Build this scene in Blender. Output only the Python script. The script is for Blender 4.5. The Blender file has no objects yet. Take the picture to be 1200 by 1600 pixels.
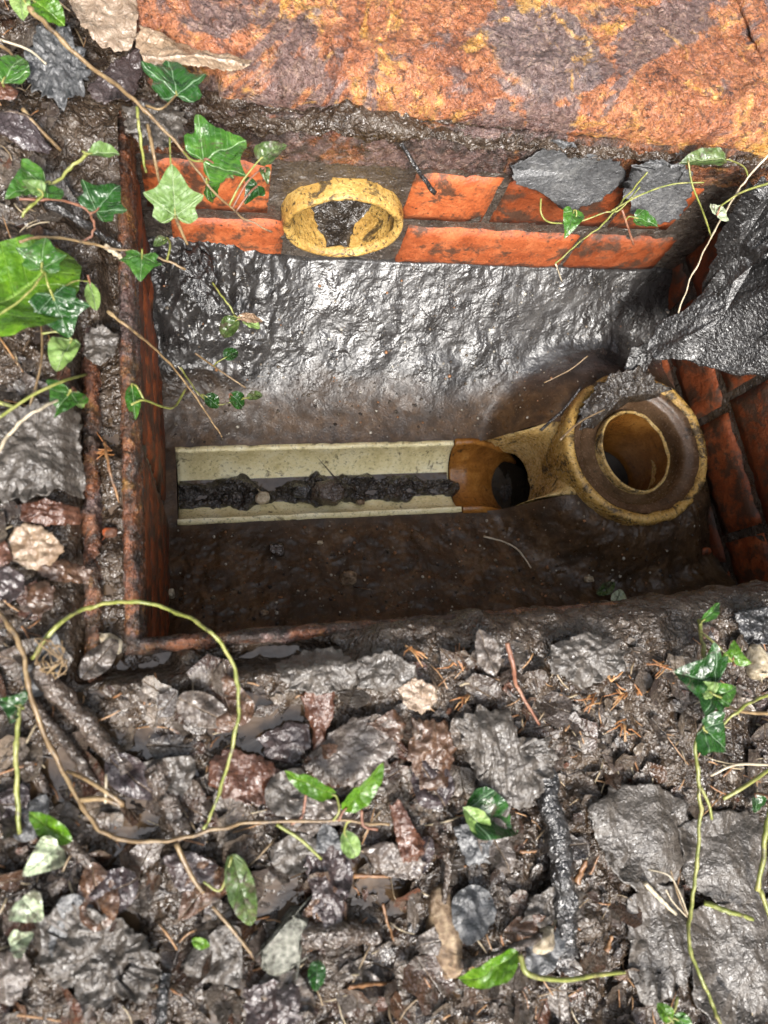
import bpy, math, random
import numpy as np
from mathutils import Vector, Matrix

random.seed(7)
RNG = np.random.default_rng(11)
scene = bpy.context.scene
col = scene.collection

# ------------------------------------------------------------------ camera
F = 1150.0                                   # focal length in pixels of the 1200 x 1600 photograph
CAM_H = 0.60                                 # metres above the frame of the chamber
_n = np.array([-247.0, 269.0, F]); DN = _n / np.linalg.norm(_n)          # plumb line seen by the lens
_v = np.array([5100.0, -230.0, F]); XA = _v - (_v @ DN) * DN; XA /= np.linalg.norm(XA)
YA = np.cross(DN, XA)
if YA[1] > 0: YA = -YA
cam_d = bpy.data.cameras.new('camera'); cam = bpy.data.objects.new('camera', cam_d); col.objects.link(cam)
cam_d.sensor_width = 36.0; cam_d.lens = F / 1600.0 * 36.0
cam_d.clip_start = 0.01; cam_d.clip_end = 500
right = Vector((XA[0], YA[0], -DN[0])); down = Vector((XA[1], YA[1], -DN[1])); fwd = Vector((XA[2], YA[2], -DN[2]))
m = Matrix.Identity(4)
for i in range(3):
    m[i][0] = right[i]; m[i][1] = -down[i]; m[i][2] = -fwd[i]
m[2][3] = CAM_H
cam.matrix_world = m
scene.camera = cam
cam_d.dof.use_dof = True; cam_d.dof.focus_distance = 0.80; cam_d.dof.aperture_fstop = 5.6

# ------------------------------------------------------------------ daylight: bright overcast
SUN_EL, SUN_AZ = math.radians(46), math.radians(186)
world = bpy.data.worlds.new('World'); scene.world = world; world.use_nodes = True
wn = world.node_tree.nodes; wl = world.node_tree.links
wn.clear()
wo = wn.new('ShaderNodeOutputWorld'); bg = wn.new('ShaderNodeBackground'); sky = wn.new('ShaderNodeTexSky')
hs = wn.new('ShaderNodeHueSaturation')
sky.sky_type = 'NISHITA'; sky.sun_disc = False; sky.sun_elevation = SUN_EL; sky.sun_rotation = SUN_AZ
sky.dust_density = 4.0; sky.air_density = 1.0; sky.ozone_density = 1.0
hs.inputs['Saturation'].default_value = 0.35
wl.new(sky.outputs[0], hs.inputs['Color']); wl.new(hs.outputs[0], bg.inputs[0]); wl.new(bg.outputs[0], wo.inputs[0])
bg.inputs[1].default_value = 0.15
sun_d = bpy.data.lights.new('sun', 'SUN'); sun = bpy.data.objects.new('sun', sun_d); col.objects.link(sun)
sun_d.energy = 1.5; sun_d.angle = math.radians(20); sun_d.color = (1.0, 0.96, 0.9)
sdir = Vector((math.sin(SUN_AZ) * math.cos(SUN_EL), math.cos(SUN_AZ) * math.cos(SUN_EL), math.sin(SUN_EL)))
sun.rotation_euler = sdir.to_track_quat('Z', 'Y').to_euler()
sun.location = (0, 0, 3)
vs = scene.view_settings
vs.view_transform = 'Standard'; vs.look = 'None'; vs.gamma = 1.0; vs.use_curve_mapping = False; vs.exposure = 1.75

# ------------------------------------------------------------------ pixel ray -> point on a level surface
def at(px, py, drop):
    """point of the photograph px,py on the level lying `drop` metres below the lens"""
    r = np.array([px - 600.0, py - 800.0, F]); w = np.array([r @ XA, r @ YA, -(r @ DN)])
    w = w / (-w[2]) * drop
    return np.array([w[0], w[1], CAM_H - drop])

# ------------------------------------------------------------------ noise
_P = np.random.default_rng(3).permutation(4096)
_P = np.concatenate([_P, _P, _P])
_A = np.random.default_rng(4).random(4096) * 2 * np.pi
_GX, _GY = np.cos(_A), np.sin(_A)
_J = np.random.default_rng(5).random((4096, 3))
def _h(ix, iy, s): return _P[(_P[(ix + s * 131) & 4095] + (iy & 4095))] & 4095
def perlin(x, y, s=0):
    x = np.asarray(x, float); y = np.asarray(y, float)
    ix = np.floor(x).astype(np.int64); iy = np.floor(y).astype(np.int64)
    fx = x - ix; fy = y - iy
    u = fx * fx * fx * (fx * (fx * 6 - 15) + 10); v = fy * fy * fy * (fy * (fy * 6 - 15) + 10)
    def g(a, b):
        h = _h(ix + a, iy + b, s); return _GX[h] * (fx - a) + _GY[h] * (fy - b)
    a = g(0, 0); b = g(1, 0); c = g(0, 1); d = g(1, 1)
    return (a + u * (b - a) + v * ((c + u * (d - c)) - (a + u * (b - a)))) * 1.5
def fbm(x, y, s=0, o=4, gain=0.5):
    t = 0; amp = 1; f = 1
    for k in range(o):
        t = t + amp * perlin(x * f + 17.3 * k, y * f - 9.1 * k, s + k); amp *= gain; f *= 2.03
    return t
def ridge(x, y, s=0, o=3):
    t = 0; amp = 1; f = 1
    for k in range(o):
        t = t + amp * (1 - 2 * np.abs(perlin(x * f + 5.7 * k, y * f + 3.1 * k, s + k))); amp *= 0.5; f *= 2.1
    return t / 1.75
def worley(x, y, s=0):
    x = np.asarray(x, float); y = np.asarray(y, float)
    ix = np.floor(x).astype(np.int64); iy = np.floor(y).astype(np.int64)
    f1 = np.full(x.shape, 9.0); f2 = np.full(x.shape, 9.0); val = np.zeros(x.shape)
    for a in (-1, 0, 1):
        for b in (-1, 0, 1):
            h = _h(ix + a, iy + b, s); j = _J[h]
            d = np.hypot(ix + a + j[..., 0] - x, iy + b + j[..., 1] - y)
            nearer = d < f1
            f2 = np.where(nearer, f1, np.minimum(f2, d)); val = np.where(nearer, j[..., 2], val); f1 = np.where(nearer, d, f1)
    return f1, f2, val
def sst(a, b, x):
    t = np.clip((x - a) / (b - a), 0, 1); return t * t * (3 - 2 * t)

# ------------------------------------------------------------------ mesh helpers
def mesh_np(name, verts, faces, mat=None, smooth=True, uv=None, colr=None):
    me = bpy.data.meshes.new(name)
    verts = np.asarray(verts, np.float32)
    if isinstance(faces, np.ndarray):
        k = faces.shape[1]; nf = len(faces)
        me.vertices.add(len(verts)); me.vertices.foreach_set('co', verts.ravel())
        me.loops.add(nf * k); me.loops.foreach_set('vertex_index', faces.astype(np.int32).ravel())
        me.polygons.add(nf); me.polygons.foreach_set('loop_start', np.arange(0, nf * k, k, dtype=np.int32))
        me.polygons.foreach_set('loop_total', np.full(nf, k, np.int32))
        me.update(calc_edges=True)
    else:
        me.from_pydata(verts.tolist(), [], faces); me.update()
    if smooth: me.polygons.foreach_set('use_smooth', np.ones(len(me.polygons), bool))
    if uv is not None:
        l = me.uv_layers.new(name='UVMap')
        vi = np.empty(len(me.loops), np.int32); me.loops.foreach_get('vertex_index', vi)
        l.data.foreach_set('uv', np.asarray(uv, np.float32)[vi].ravel())
    if colr is not None:
        a = me.color_attributes.new('tint', 'FLOAT_COLOR', 'POINT')
        a.data.foreach_set('color', np.asarray(colr, np.float32).ravel())
    if mat: me.materials.append(mat)
    return me
def obj(name, me, parent=None, loc=None):
    o = bpy.data.objects.new(name, me); col.objects.link(o)
    if parent is not None: o.parent = parent
    if loc is not None: o.location = loc
    return o
def tag(o, label, cat, group=None, kind=None):
    o['label'] = label; o['category'] = cat
    if group: o['group'] = group
    if kind: o['kind'] = kind
    return o
def struct(o, label=None, kind='structure'):
    o['kind'] = kind
    if label: o['label'] = label
    return o
def root(name, loc, label, cat, group=None):
    o = bpy.data.objects.new(name, None); col.objects.link(o); o.location = loc; o.empty_display_size = 0.02
    return tag(o, label, cat, group)
def part(name, verts, faces, mat, parent, **k):
    """a part whose vertices are given in world space, hung under its thing"""
    off = np.zeros(3); p = parent
    while p is not None: off = off + np.array(p.location); p = p.parent
    return obj(name, mesh_np(name, np.asarray(verts) - off, faces, mat, **k), parent)
def grid_faces(nu, nv, wrap_u=False, base=0, flip=False):
    iu = np.arange(nu if wrap_u else nu - 1); iv = np.arange(nv - 1)
    a, b = np.meshgrid(iu, iv, indexing='ij'); a2 = (a + 1) % nu
    q = np.stack([a * nv + b, a2 * nv + b, a2 * nv + b + 1, a * nv + b + 1], -1).reshape(-1, 4) + base
    return q[:, ::-1].copy() if flip else q
def catmull(P, n=6):
    P = np.asarray(P, float)
    if len(P) < 3:
        t = np.linspace(0, 1, n + 1)[:, None]; return P[0] + (P[1] - P[0]) * t
    Q = np.vstack([2 * P[0] - P[1], P, 2 * P[-1] - P[-2]]); out = []
    for i in range(1, len(Q) - 2):
        for t in np.linspace(0, 1, n, endpoint=False):
            a, b, c, d = Q[i - 1], Q[i], Q[i + 1], Q[i + 2]
            out.append(0.5 * (2 * b + (c - a) * t + (2 * a - 5 * b + 4 * c - d) * t * t + (3 * b - a - 3 * c + d) * t ** 3))
    out.append(P[-1]); return np.array(out)
def tube(path, rad, sides=7, rough=0.0, seed=0, cap=True):
    path = np.asarray(path, float); n = len(path)
    rad = np.broadcast_to(np.asarray(rad, float), (n,)).copy()
    T = np.gradient(path, axis=0); T /= np.linalg.norm(T, axis=1)[:, None] + 1e-12
    ref = np.array([0.13, 0.21, 1.0]); V = []
    rg = np.random.default_rng(seed + 77)
    for i in range(n):
        a = np.cross(T[i], ref); a /= np.linalg.norm(a) + 1e-9; b = np.cross(T[i], a)
        ang = np.arange(sides) * 2 * np.pi / sides
        r = rad[i] * (1 + rough * rg.uniform(-1, 1, sides))
        V.append(path[i] + np.outer(np.cos(ang) * r, a) + np.outer(np.sin(ang) * r, b))
    V = np.concatenate(V); Fc = []
    for i in range(n - 1):
        for k in range(sides):
            Fc.append((i * sides + k, i * sides + (k + 1) % sides, (i + 1) * sides + (k + 1) % sides, (i + 1) * sides + k))
    if cap:
        Fc.append(tuple(range(sides))[::-1]); Fc.append(tuple((n - 1) * sides + k for k in range(sides)))
    return V, Fc
class Bag:
    """collects pieces into one mesh"""
    def __init__(s): s.V = []; s.F = []; s.C = []; s.U = []; s.n = 0
    def add(s, V, Fc, tint=(1, 1, 1), uv=None):
        V = np.asarray(V); s.V.append(V); n = s.n
        s.F.extend([tuple(int(i) + n for i in f) for f in Fc]); s.n += len(V)
        s.C.append(np.tile(np.array([*tint, 1.0]), (len(V), 1))); s.U.append(np.zeros((len(V), 2)) if uv is None else uv)
    def mesh(s, name, mat, smooth=True):
        return mesh_np(name, np.concatenate(s.V), s.F, mat, smooth, uv=np.concatenate(s.U), colr=np.concatenate(s.C))

# ------------------------------------------------------------------ materials
class G:
    def __init__(s, name):
        s.m = bpy.data.materials.new(name); s.m.use_nodes = True; s.t = s.m.node_tree; s.n = s.t.nodes; s.l = s.t.links
        s.b = s.n['Principled BSDF']
        s.geo = s.n.new('ShaderNodeNewGeometry')
    def set(s, node, key, v):
        if hasattr(v, 'is_output') or isinstance(v, bpy.types.NodeSocket): s.l.new(v, node.inputs[key])
        else: node.inputs[key].default_value = v
    def noise(s, scale, detail=4, rough=0.6, dist=0.0, off=0.0, vec=None):
        nd = s.n.new('ShaderNodeTexNoise'); nd.inputs['Scale'].default_value = scale; nd.inputs['Detail'].default_value = detail
        nd.inputs['Roughness'].default_value = rough; nd.inputs['Distortion'].default_value = dist
        v = vec or s.geo.outputs['Position']
        if off:
            ad = s.n.new('ShaderNodeVectorMath'); ad.operation = 'ADD'; s.l.new(v, ad.inputs[0]); ad.inputs[1].default_value = (off, off * 1.7, -off * .6); v = ad.outputs[0]
        s.l.new(v, nd.inputs['Vector']); return nd.outputs['Fac']
    def voro(s, scale, feature='F1', rnd=1.0):
        nd = s.n.new('ShaderNodeTexVoronoi'); nd.feature = feature; nd.inputs['Scale'].default_value = scale; nd.inputs['Randomness'].default_value = rnd
        s.l.new(s.geo.outputs['Position'], nd.inputs['Vector']); return nd.outputs['Distance']
    def ramp(s, fac, stops, interp='LINEAR'):
        r = s.n.new('ShaderNodeValToRGB'); cr = r.color_ramp; cr.interpolation = interp
        while len(cr.elements) < len(stops): cr.elements.new(0.5)
        for e, (p, c) in zip(cr.elements, stops):
            e.position = p; e.color = (*c, 1) if hasattr(c, '__len__') else (c, c, c, 1)
        s.l.new(fac, r.inputs[0]); return r.outputs[0]
    def math(s, op, a, b=0.0, c=None, clamp=False):
        nd = s.n.new('ShaderNodeMath'); nd.operation = op; nd.use_clamp = clamp
        s.set(nd, 0, a); s.set(nd, 1, b)
        if c is not None: s.set(nd, 2, c)
        return nd.outputs[0]
    def mix(s, fac, a, b, mode='MIX'):
        nd = s.n.new('ShaderNodeMix'); nd.data_type = 'RGBA'; nd.blend_type = mode
        for sock, v in ((nd.inputs[0], fac), (nd.inputs[6], a), (nd.inputs[7], b)):
            if isinstance(v, bpy.types.NodeSocket): s.l.new(v, sock)
            elif hasattr(v, '__len__'): sock.default_value = (*v, 1)
            else: sock.default_value = v
        return nd.outputs[2]
    def bumps(s, lst):
        prev = None
        for h, dist in lst:
            b = s.n.new('ShaderNodeBump'); b.inputs['Distance'].default_value = dist; b.inputs['Strength'].default_value = 1.0
            s.l.new(h, b.inputs['Height'])
            if prev: s.l.new(prev, b.inputs['Normal'])
            prev = b.outputs[0]
        s.l.new(prev, s.b.inputs['Normal'])
    def done(s, colr, rough, spec=0.5, coat=0.0, coat_rough=0.1):
        s.set(s.b, 'Base Color', colr if isinstance(colr, bpy.types.NodeSocket) else (*colr, 1)); s.set(s.b, 'Roughness', rough)
        s.b.inputs['Specular IOR Level'].default_value = spec
        s.b.inputs['Coat Weight'].default_value = coat; s.b.inputs['Coat Roughness'].default_value = coat_rough
        return s.m
    def tint(s):
        a = s.n.new('ShaderNodeVertexColor'); a.layer_name = 'tint'; return a.outputs[0]
    def pos(s):
        x = s.n.new('ShaderNodeSeparateXYZ'); s.l.new(s.geo.outputs['Position'], x.inputs[0]); return x.outputs
    def uv(s):
        u = s.n.new('ShaderNodeUVMap'); u.uv_map = 'UVMap'; x = s.n.new('ShaderNodeSeparateXYZ'); s.l.new(u.outputs[0], x.inputs[0]); return x.outputs

def m_mud(name, cols, wet=(0.04, 0.22), fine=1.0, patch=28):
    g = G(name)
    a = g.noise(patch, 6, 0.65, 0.8); b = g.noise(170, 5, 0.7, 0.3, 3.1)
    f = g.math('ADD', g.math('MULTIPLY', a, 0.62), g.math('MULTIPLY', b, 0.38))
    c = g.ramp(f, cols)
    sp = g.ramp(g.noise(420, 2, 0.5, 0, 8.0), [(0.66, 0.0), (0.72, 1.0)])
    c = g.mix(g.math('MULTIPLY', sp, 0.5), c, (0.20, 0.155, 0.11))
    r = g.ramp(g.noise(60, 4, 0.6, 0.4, 5.5), [(0.38, wet[0]), (0.62, wet[1])])
    g.bumps([(g.noise(110, 3, 0.6, 0.8, 1.3), 0.007 * fine), (g.noise(330, 2, 0.5, 0.5, 2.2), 0.0016 * fine)])
    return g.done(c, r, 0.8, 0.0)
MUD = m_mud('wet_mud', [(0.30, (0.010, 0.006, 0.0035)), (0.44, (0.034, 0.021, 0.012)), (0.55, (0.066, 0.046, 0.031)), (0.68, (0.13, 0.106, 0.084))])
SLUDGE = m_mud('black_sludge', [(0.3, (0.010, 0.008, 0.007)), (0.55, (0.035, 0.028, 0.022)), (0.7, (0.11, 0.09, 0.07))], (0.05, 0.25), 0.8, 50)

def m_bench():
    g = G('benching_mortar')
    a = g.noise(22, 6, 0.65, 1.0); b = g.noise(200, 4, 0.7, 0.2, 2.0)
    x, y, z = g.pos()
    black = g.ramp(a, [(0.3, (0.013, 0.012, 0.011)), (0.5, (0.027, 0.025, 0.024)), (0.7, (0.056, 0.053, 0.050))])
    brown = g.ramp(g.math('ADD', g.math('MULTIPLY', a, .7), g.math('MULTIPLY', b, .3)), [(0.3, (0.020, 0.012, 0.006)), (0.47, (0.044, 0.025, 0.012)), (0.58, (0.085, 0.047, 0.021)), (0.72, (0.16, 0.11, 0.065))])
    # silt lies on the lower part, bare mortar higher up
    yy = g.math('ADD', y, g.math('MULTIPLY', g.math('SUBTRACT', g.noise(9, 4, 0.6, 0, 4.0), 0.5), 0.09))
    k = g.math('MULTIPLY', g.math('SUBTRACT', yy, 0.358), 22.0, clamp=True)
    c = g.mix(k, brown, black)
    sp = g.ramp(g.noise(340, 2, 0.5, 0, 8.0), [(0.68, 0.0), (0.73, 1.0)])
    c = g.mix(g.math('MULTIPLY', sp, 0.6), c, (0.22, 0.18, 0.13))
    r1 = g.ramp(g.noise(50, 4, 0.6, 0.3, 5.0), [(0.35, 0.17), (0.65, 0.40)])
    r2 = g.ramp(g.noise(70, 4, 0.6, 0.3, 6.0), [(0.35, 0.24), (0.6, 0.6)])
    rr = g.mix(k, r2, r1)
    h1 = g.math('MULTIPLY', g.math('MULTIPLY', g.math('ADD', g.math('MULTIPLY', g.noise(85, 3, 0.5, 1.3, 1.0), 0.55), g.noise(38, 2, 0.5, 1.5, 17.0)), g.ramp(g.noise(11, 3, 0.6, 0.3, 14.0), [(0.36, 0.3), (0.62, 1.15)])), g.math('ADD', g.math('MULTIPLY', k, 0.72), 0.28))
    g.bumps([(h1, 0.0026), (g.noise(330, 2, 0.5, 0.2, 2.0), 0.0006)])
    g.l.new(g.math('ADD', g.math('MULTIPLY', k, 0.30), 0.35), g.b.inputs['Specular IOR Level'])
    g.set(g.b, 'Base Color', c); g.set(g.b, 'Roughness', rr)
    return g.m
BENCH = m_bench()

def m_rust(name, dark=0.0):
    g = G(name)
    a = g.noise(15, 7, 0.66, 1.0); b = g.noise(120, 6, 0.75, 0.9, 3.0); fl = g.noise(7.5, 6, 0.62, 0.6, 9.4)
    f = g.math('ADD', g.math('MULTIPLY', a, 0.62), g.math('MULTIPLY', b, 0.38))
    k = 1 - dark
    c = g.ramp(f, [(0.30, (0.055 * k, 0.022 * k, 0.015 * k)), (0.39, (0.19 * k, 0.066 * k, 0.032 * k)), (0.46, (0.36 * k, 0.125 * k, 0.052 * k)), (0.53, (0.45 * k, 0.180 * k, 0.078 * k)), (0.60, (0.52 * k, 0.27 * k, 0.065 * k)), (0.68, (0.50 * k, 0.32 * k, 0.20 * k))])
    c = g.mix(g.math('MULTIPLY', g.ramp(fl, [(0.515, 0.0), (0.54, 1.0)]), 0.9), c, g.ramp(b, [(0.35, (0.07, 0.045, 0.043)), (0.5, (0.15, 0.10, 0.094)), (0.65, (0.28, 0.19, 0.15))]))
    if dark <= 0:                                       # plate of dark mill scale still on the casting
        sc_ = g.n.new('ShaderNodeVectorMath'); sc_.operation = 'DISTANCE'; g.l.new(g.geo.outputs['Position'], sc_.inputs[0]); sc_.inputs[1].default_value = tuple(at(850, 70, 0.56))
        dd_ = g.math('ADD', sc_.outputs['Value'], g.math('MULTIPLY', g.math('SUBTRACT', g.noise(22, 5, 0.6, 0.5, 40.0), 0.5), 0.10))
        c = g.mix(g.ramp(dd_, [(0.060, 0.92), (0.066, 0.0)]), c, g.ramp(b, [(0.35, (0.085, 0.060, 0.060)), (0.5, (0.17, 0.125, 0.12)), (0.65, (0.33, 0.24, 0.19))]))
    och = g.ramp(g.noise(17, 6, 0.7, 0.8, 21.0), [(0.56, 0.0), (0.62, 1.0)])
    c = g.mix(g.math('MULTIPLY', och, 0.75), c, g.ramp(b, [(0.35, (0.40, 0.17, 0.03)), (0.5, (0.60, 0.31, 0.055)), (0.65, (0.72, 0.46, 0.16))])) if dark <= 0 else c
    crv = g.math('ABSOLUTE', g.math('SUBTRACT', g.noise(38, 5, 0.6, 1.2, 30.0), 0.5))
    c = g.mix(g.ramp(crv, [(0.0, 0.75), (0.022, 0.0)]), c, (0.07, 0.028, 0.018))
    pit = g.ramp(g.noise(170, 4, 0.6, 0.4, 12.0), [(0.36, 1.0), (0.44, 0.0)])
    c = g.mix(g.math('MULTIPLY', pit, 0.8), c, (0.05, 0.022, 0.014))
    if dark > 0:
        d = g.ramp(g.noise(30, 5, 0.7, 0.9, 15.0), [(0.44, 0.0), (0.56, 1.0)])
        c = g.mix(g.math('MULTIPLY', d, 0.85), c, (0.026, 0.019, 0.014))
    r = g.ramp(g.noise(80, 3, 0.6, 0, 4.0), [(0.35, 0.14), (0.65, 0.42)])
    g.bumps([(g.noise(55, 5, 0.72, 1.2, 1.0), 0.012), (g.noise(230, 3, 0.6, 0.5, 2.0), 0.003)])
    return g.done(c, r, 0.8)
RUST = m_rust('flaking_rust', 0.0); RUST_D = m_rust('muddy_rust', 0.40)

def m_brick(name='red_brick', k=1.0, lo=0.53):
    g = G(name)
    a = g.noise(40, 5, 0.6, 0.5); b = g.noise(300, 3, 0.6, 0, 2.0)
    f = g.math('ADD', g.math('MULTIPLY', a, 0.6), g.math('MULTIPLY', b, 0.4))
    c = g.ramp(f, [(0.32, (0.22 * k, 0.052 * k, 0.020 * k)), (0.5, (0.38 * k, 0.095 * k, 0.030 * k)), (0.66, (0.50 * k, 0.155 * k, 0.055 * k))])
    oi = g.n.new('ShaderNodeObjectInfo')
    c = g.mix(1.0, c, g.ramp(oi.outputs['Random'], [(0.0, (0.55, 0.50, 0.46)), (0.4, (0.85, 0.82, 0.8)), (1.0, (1.1, 1.1, 1.05))]), 'MULTIPLY')
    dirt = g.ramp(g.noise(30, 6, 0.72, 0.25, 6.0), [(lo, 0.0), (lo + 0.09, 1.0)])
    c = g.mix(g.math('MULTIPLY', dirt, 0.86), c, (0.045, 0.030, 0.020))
    sp = g.ramp(g.noise(180, 3, 0.6, 0, 9.0), [(0.30, 1.0), (0.35, 0.0)])
    c = g.mix(sp, c, (0.035, 0.022, 0.015))
    g.bumps([(g.noise(90, 5, 0.65, 0.3, 1.0), 0.002), (b, 0.0008)])
    return g.done(c, g.ramp(a, [(0.35, 0.38), (0.65, 0.68)]), 0.4)
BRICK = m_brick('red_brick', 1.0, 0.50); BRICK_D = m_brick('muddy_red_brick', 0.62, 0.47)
MORTAR = m_mud('wet_mortar', [(0.3, (0.022, 0.017, 0.013)), (0.5, (0.055, 0.043, 0.034)), (0.7, (0.12, 0.10, 0.08))], (0.15, 0.45), 0.7, 40)

def m_clay(name, cols, dirt_col, dirt_lo, rough=(0.12, 0.4), speck=0.6, bump=0.0012, coat=0.0):
    g = G(name)
    a = g.noise(30, 5, 0.6, 0.6); b = g.noise(260, 4, 0.7, 0.2, 2.0)
    f = g.math('ADD', g.math('MULTIPLY', a, 0.65), g.math('MULTIPLY', b, 0.35))
    c = g.ramp(f, cols)
    sp = g.ramp(g.noise(240, 4, 0.65, 0.3, 8.0), [(0.57, 0.0), (0.63, 1.0)])
    c = g.mix(g.math('MULTIPLY', sp, speck), c, dirt_col)
    d = g.ramp(g.noise(34, 6, 0.72, 1.0, 5.0), [(dirt_lo, 0.0), (dirt_lo + 0.07, 1.0)])
    c = g.mix(g.math('MULTIPLY', d, 0.88), c, dirt_col)
    g.bumps([(g.noise(150, 5, 0.7, 0.3, 1.0), bump), (g.noise(600, 3, 0.6, 0, 3.0), bump * 0.3)])
    return g.done(c, g.ramp(b, [(0.35, rough[0]), (0.65, rough[1])]), 0.5, coat)
CREAM = m_clay('cream_glazed_clay', [(0.32, (0.56, 0.47, 0.22)), (0.5, (0.76, 0.67, 0.38)), (0.68, (0.84, 0.78, 0.54))], (0.10, 0.075, 0.04), 0.585, (0.08, 0.28), 0.55, 0.0010)
YELLOW = m_clay('ochre_salt_glaze', [(0.32, (0.36, 0.21, 0.055)), (0.5, (0.58, 0.38, 0.13)), (0.68, (0.74, 0.57, 0.28))], (0.035, 0.025, 0.015), 0.545, (0.10, 0.4), 0.9, 0.003)
BOREM = m_clay('stained_ochre_glaze', [(0.32, (0.24, 0.13, 0.03)), (0.5, (0.46, 0.28, 0.075)), (0.68, (0.60, 0.42, 0.15))], (0.03, 0.022, 0.014), 0.52, (0.10, 0.35), 0.9, 0.002)
BROWNG = m_clay('amber_glaze', [(0.32, (0.12, 0.045, 0.010)), (0.5, (0.26, 0.105, 0.020)), (0.68, (0.40, 0.19, 0.045))], (0.030, 0.020, 0.012), 0.60, (0.05, 0.2), 0.4, 0.0008)
DARKG = m_clay('silted_brown_glaze', [(0.32, (0.05, 0.028, 0.014)), (0.5, (0.095, 0.055, 0.03)), (0.68, (0.16, 0.10, 0.06))], (0.02, 0.015, 0.01), 0.58, (0.10, 0.3), 0.5, 0.001)
def m_water():
    g = G('dirty_water'); g.bumps([(g.noise(40, 2, 0.5), 0.0006)]); return g.done((0.012, 0.009, 0.006), 0.03, 0.5)
WATER = m_water()
def m_silt(name='silty_water', c0=(0.045, 0.028, 0.015), c1=(0.090, 0.058, 0.033)):
    g = G(name); g.bumps([(g.noise(60, 2, 0.5, 0.5), 0.0012)]); return g.done(g.ramp(g.noise(40, 3), [(0.35, c0), (0.65, c1)]), 0.06, 0.6)
SILTW = m_silt()

def m_rag(name, cols, rough=(0.2, 0.55), fold=0.006, sc=45):
    g = G(name)
    a = g.noise(24, 5, 0.65, 1.2); b = g.noise(210, 5, 0.7, 0.4, 2.0)
    f = g.math('ADD', g.math('MULTIPLY', a, 0.55), g.math('MULTIPLY', b, 0.45))
    c = g.ramp(f, cols)
    st = g.ramp(g.noise(300, 3, 0.6, 0, 5.0), [(0.30, 1.0), (0.37, 0.0)])
    c = g.mix(g.math('MULTIPLY', st, 0.6), c, (0.03, 0.022, 0.017))
    g.bumps([(g.noise(sc, 5, 0.6, 1.6, 1.0), fold), (g.noise(260, 2, 0.6, 0.6, 3.0), 0.0018)])
    return g.done(c, g.ramp(b, [(0.35, rough[0] * .45), (0.65, rough[1] * .6)]), 0.8)
RAG_GREY = m_rag('grey_sodden_fibre', [(0.3, (0.026, 0.020, 0.015)), (0.5, (0.064, 0.053, 0.043)), (0.68, (0.135, 0.117, 0.100))], (0.55, 0.95), 0.0030, 26)
RAG_DARK = m_rag('black_wet_cloth', [(0.3, (0.006, 0.0055, 0.0055)), (0.55, (0.017, 0.016, 0.0155)), (0.7, (0.045, 0.042, 0.039))], (0.45, 0.75), 0.0016, 20)
RAG_BLUE = m_rag('slate_grey_leaf_skin', [(0.3, (0.032, 0.032, 0.033)), (0.5, (0.080, 0.081, 0.083)), (0.68, (0.17, 0.168, 0.163))], (0.5, 0.9), 0.003, 40)
RAG_TAN = m_rag('tan_rotten_leaf', [(0.3, (0.13, 0.085, 0.055)), (0.5, (0.25, 0.18, 0.125)), (0.68, (0.42, 0.34, 0.26))], (0.2, 0.5), 0.003, 50)

def veins(g, angs, feather=9.0, wid=0.018):
    x, y, z = g.uv()
    best = None
    for a in angs:
        ca, sa = math.cos(a), math.sin(a)
        d = g.math('ABSOLUTE', g.math('SUBTRACT', g.math('MULTIPLY', x, ca), g.math('MULTIPLY', y, sa)))
        along = g.math('ADD', g.math('MULTIPLY', x, sa), g.math('MULTIPLY', y, ca))
        d = g.math('ADD', d, g.math('MULTIPLY', g.math('LESS_THAN', along, 0.0), 5.0))
        best = d if best is None else g.math('MINIMUM', best, d)
    m1 = g.math('SUBTRACT', 1.0, g.math('DIVIDE', best, wid), clamp=True)
    ax = g.math('ABSOLUTE', x)
    t = g.math('FRACT', g.math('MULTIPLY', g.math('SUBTRACT', y, g.math('MULTIPLY', ax, 0.75)), feather))
    t = g.math('ABSOLUTE', g.math('SUBTRACT', t, 0.5))
    m2 = g.math('SUBTRACT', 1.0, g.math('MULTIPLY', t, 16.0), clamp=True)
    return m1, m2
def m_green(name, cols, vein_col, angs, rough=(0.08, 0.26), mud=0.58, vein=0.8, feather=8.0):
    g = G(name)
    a = g.noise(60, 4, 0.6, 0.5); b = g.noise(260, 3, 0.6, 0, 2.0)
    c = g.ramp(g.math('ADD', g.math('MULTIPLY', a, .7), g.math('MULTIPLY', b, .3)), cols)
    oi = g.n.new('ShaderNodeObjectInfo')
    c = g.mix(1.0, c, g.ramp(oi.outputs['Random'], [(0, (0.7, 0.75, 0.65)), (1, (1.15, 1.1, 1.0))]), 'MULTIPLY')
    m1, m2 = veins(g, angs, feather)
    c = g.mix(g.math('MULTIPLY', m1, vein), c, vein_col); c = g.mix(g.math('MULTIPLY', m2, vein * 0.35), c, vein_col)
    d = g.ramp(g.noise(70, 5, 0.7, 0.6, 7.0), [(mud, 0.0), (mud + 0.07, 1.0)])
    c = g.mix(g.math('MULTIPLY', d, 0.8), c, (0.06, 0.045, 0.032))
    hgt = g.math('SUBTRACT', b, g.math('ADD', m1, g.math('MULTIPLY', m2, 0.5)))
    g.bumps([(g.noise(90, 2, 0.5, 0.3, 9.0), 0.003), (hgt, 0.0008)])
    r = g.ramp(b, [(0.35, rough[0]), (0.65, rough[1])])
    mt = g.done(c, r, 0.5)
    g.b.inputs['Subsurface Weight'].default_value = 0.0
    return mt
IVA = [0, 0.95, -0.95, 2.0, -2.0]
GREEN_D = m_green('dark_ivy_leaf', [(0.3, (0.007, 0.030, 0.006)), (0.5, (0.014, 0.058, 0.010)), (0.7, (0.032, 0.10, 0.018))], (0.24, 0.36, 0.22), IVA)
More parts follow.
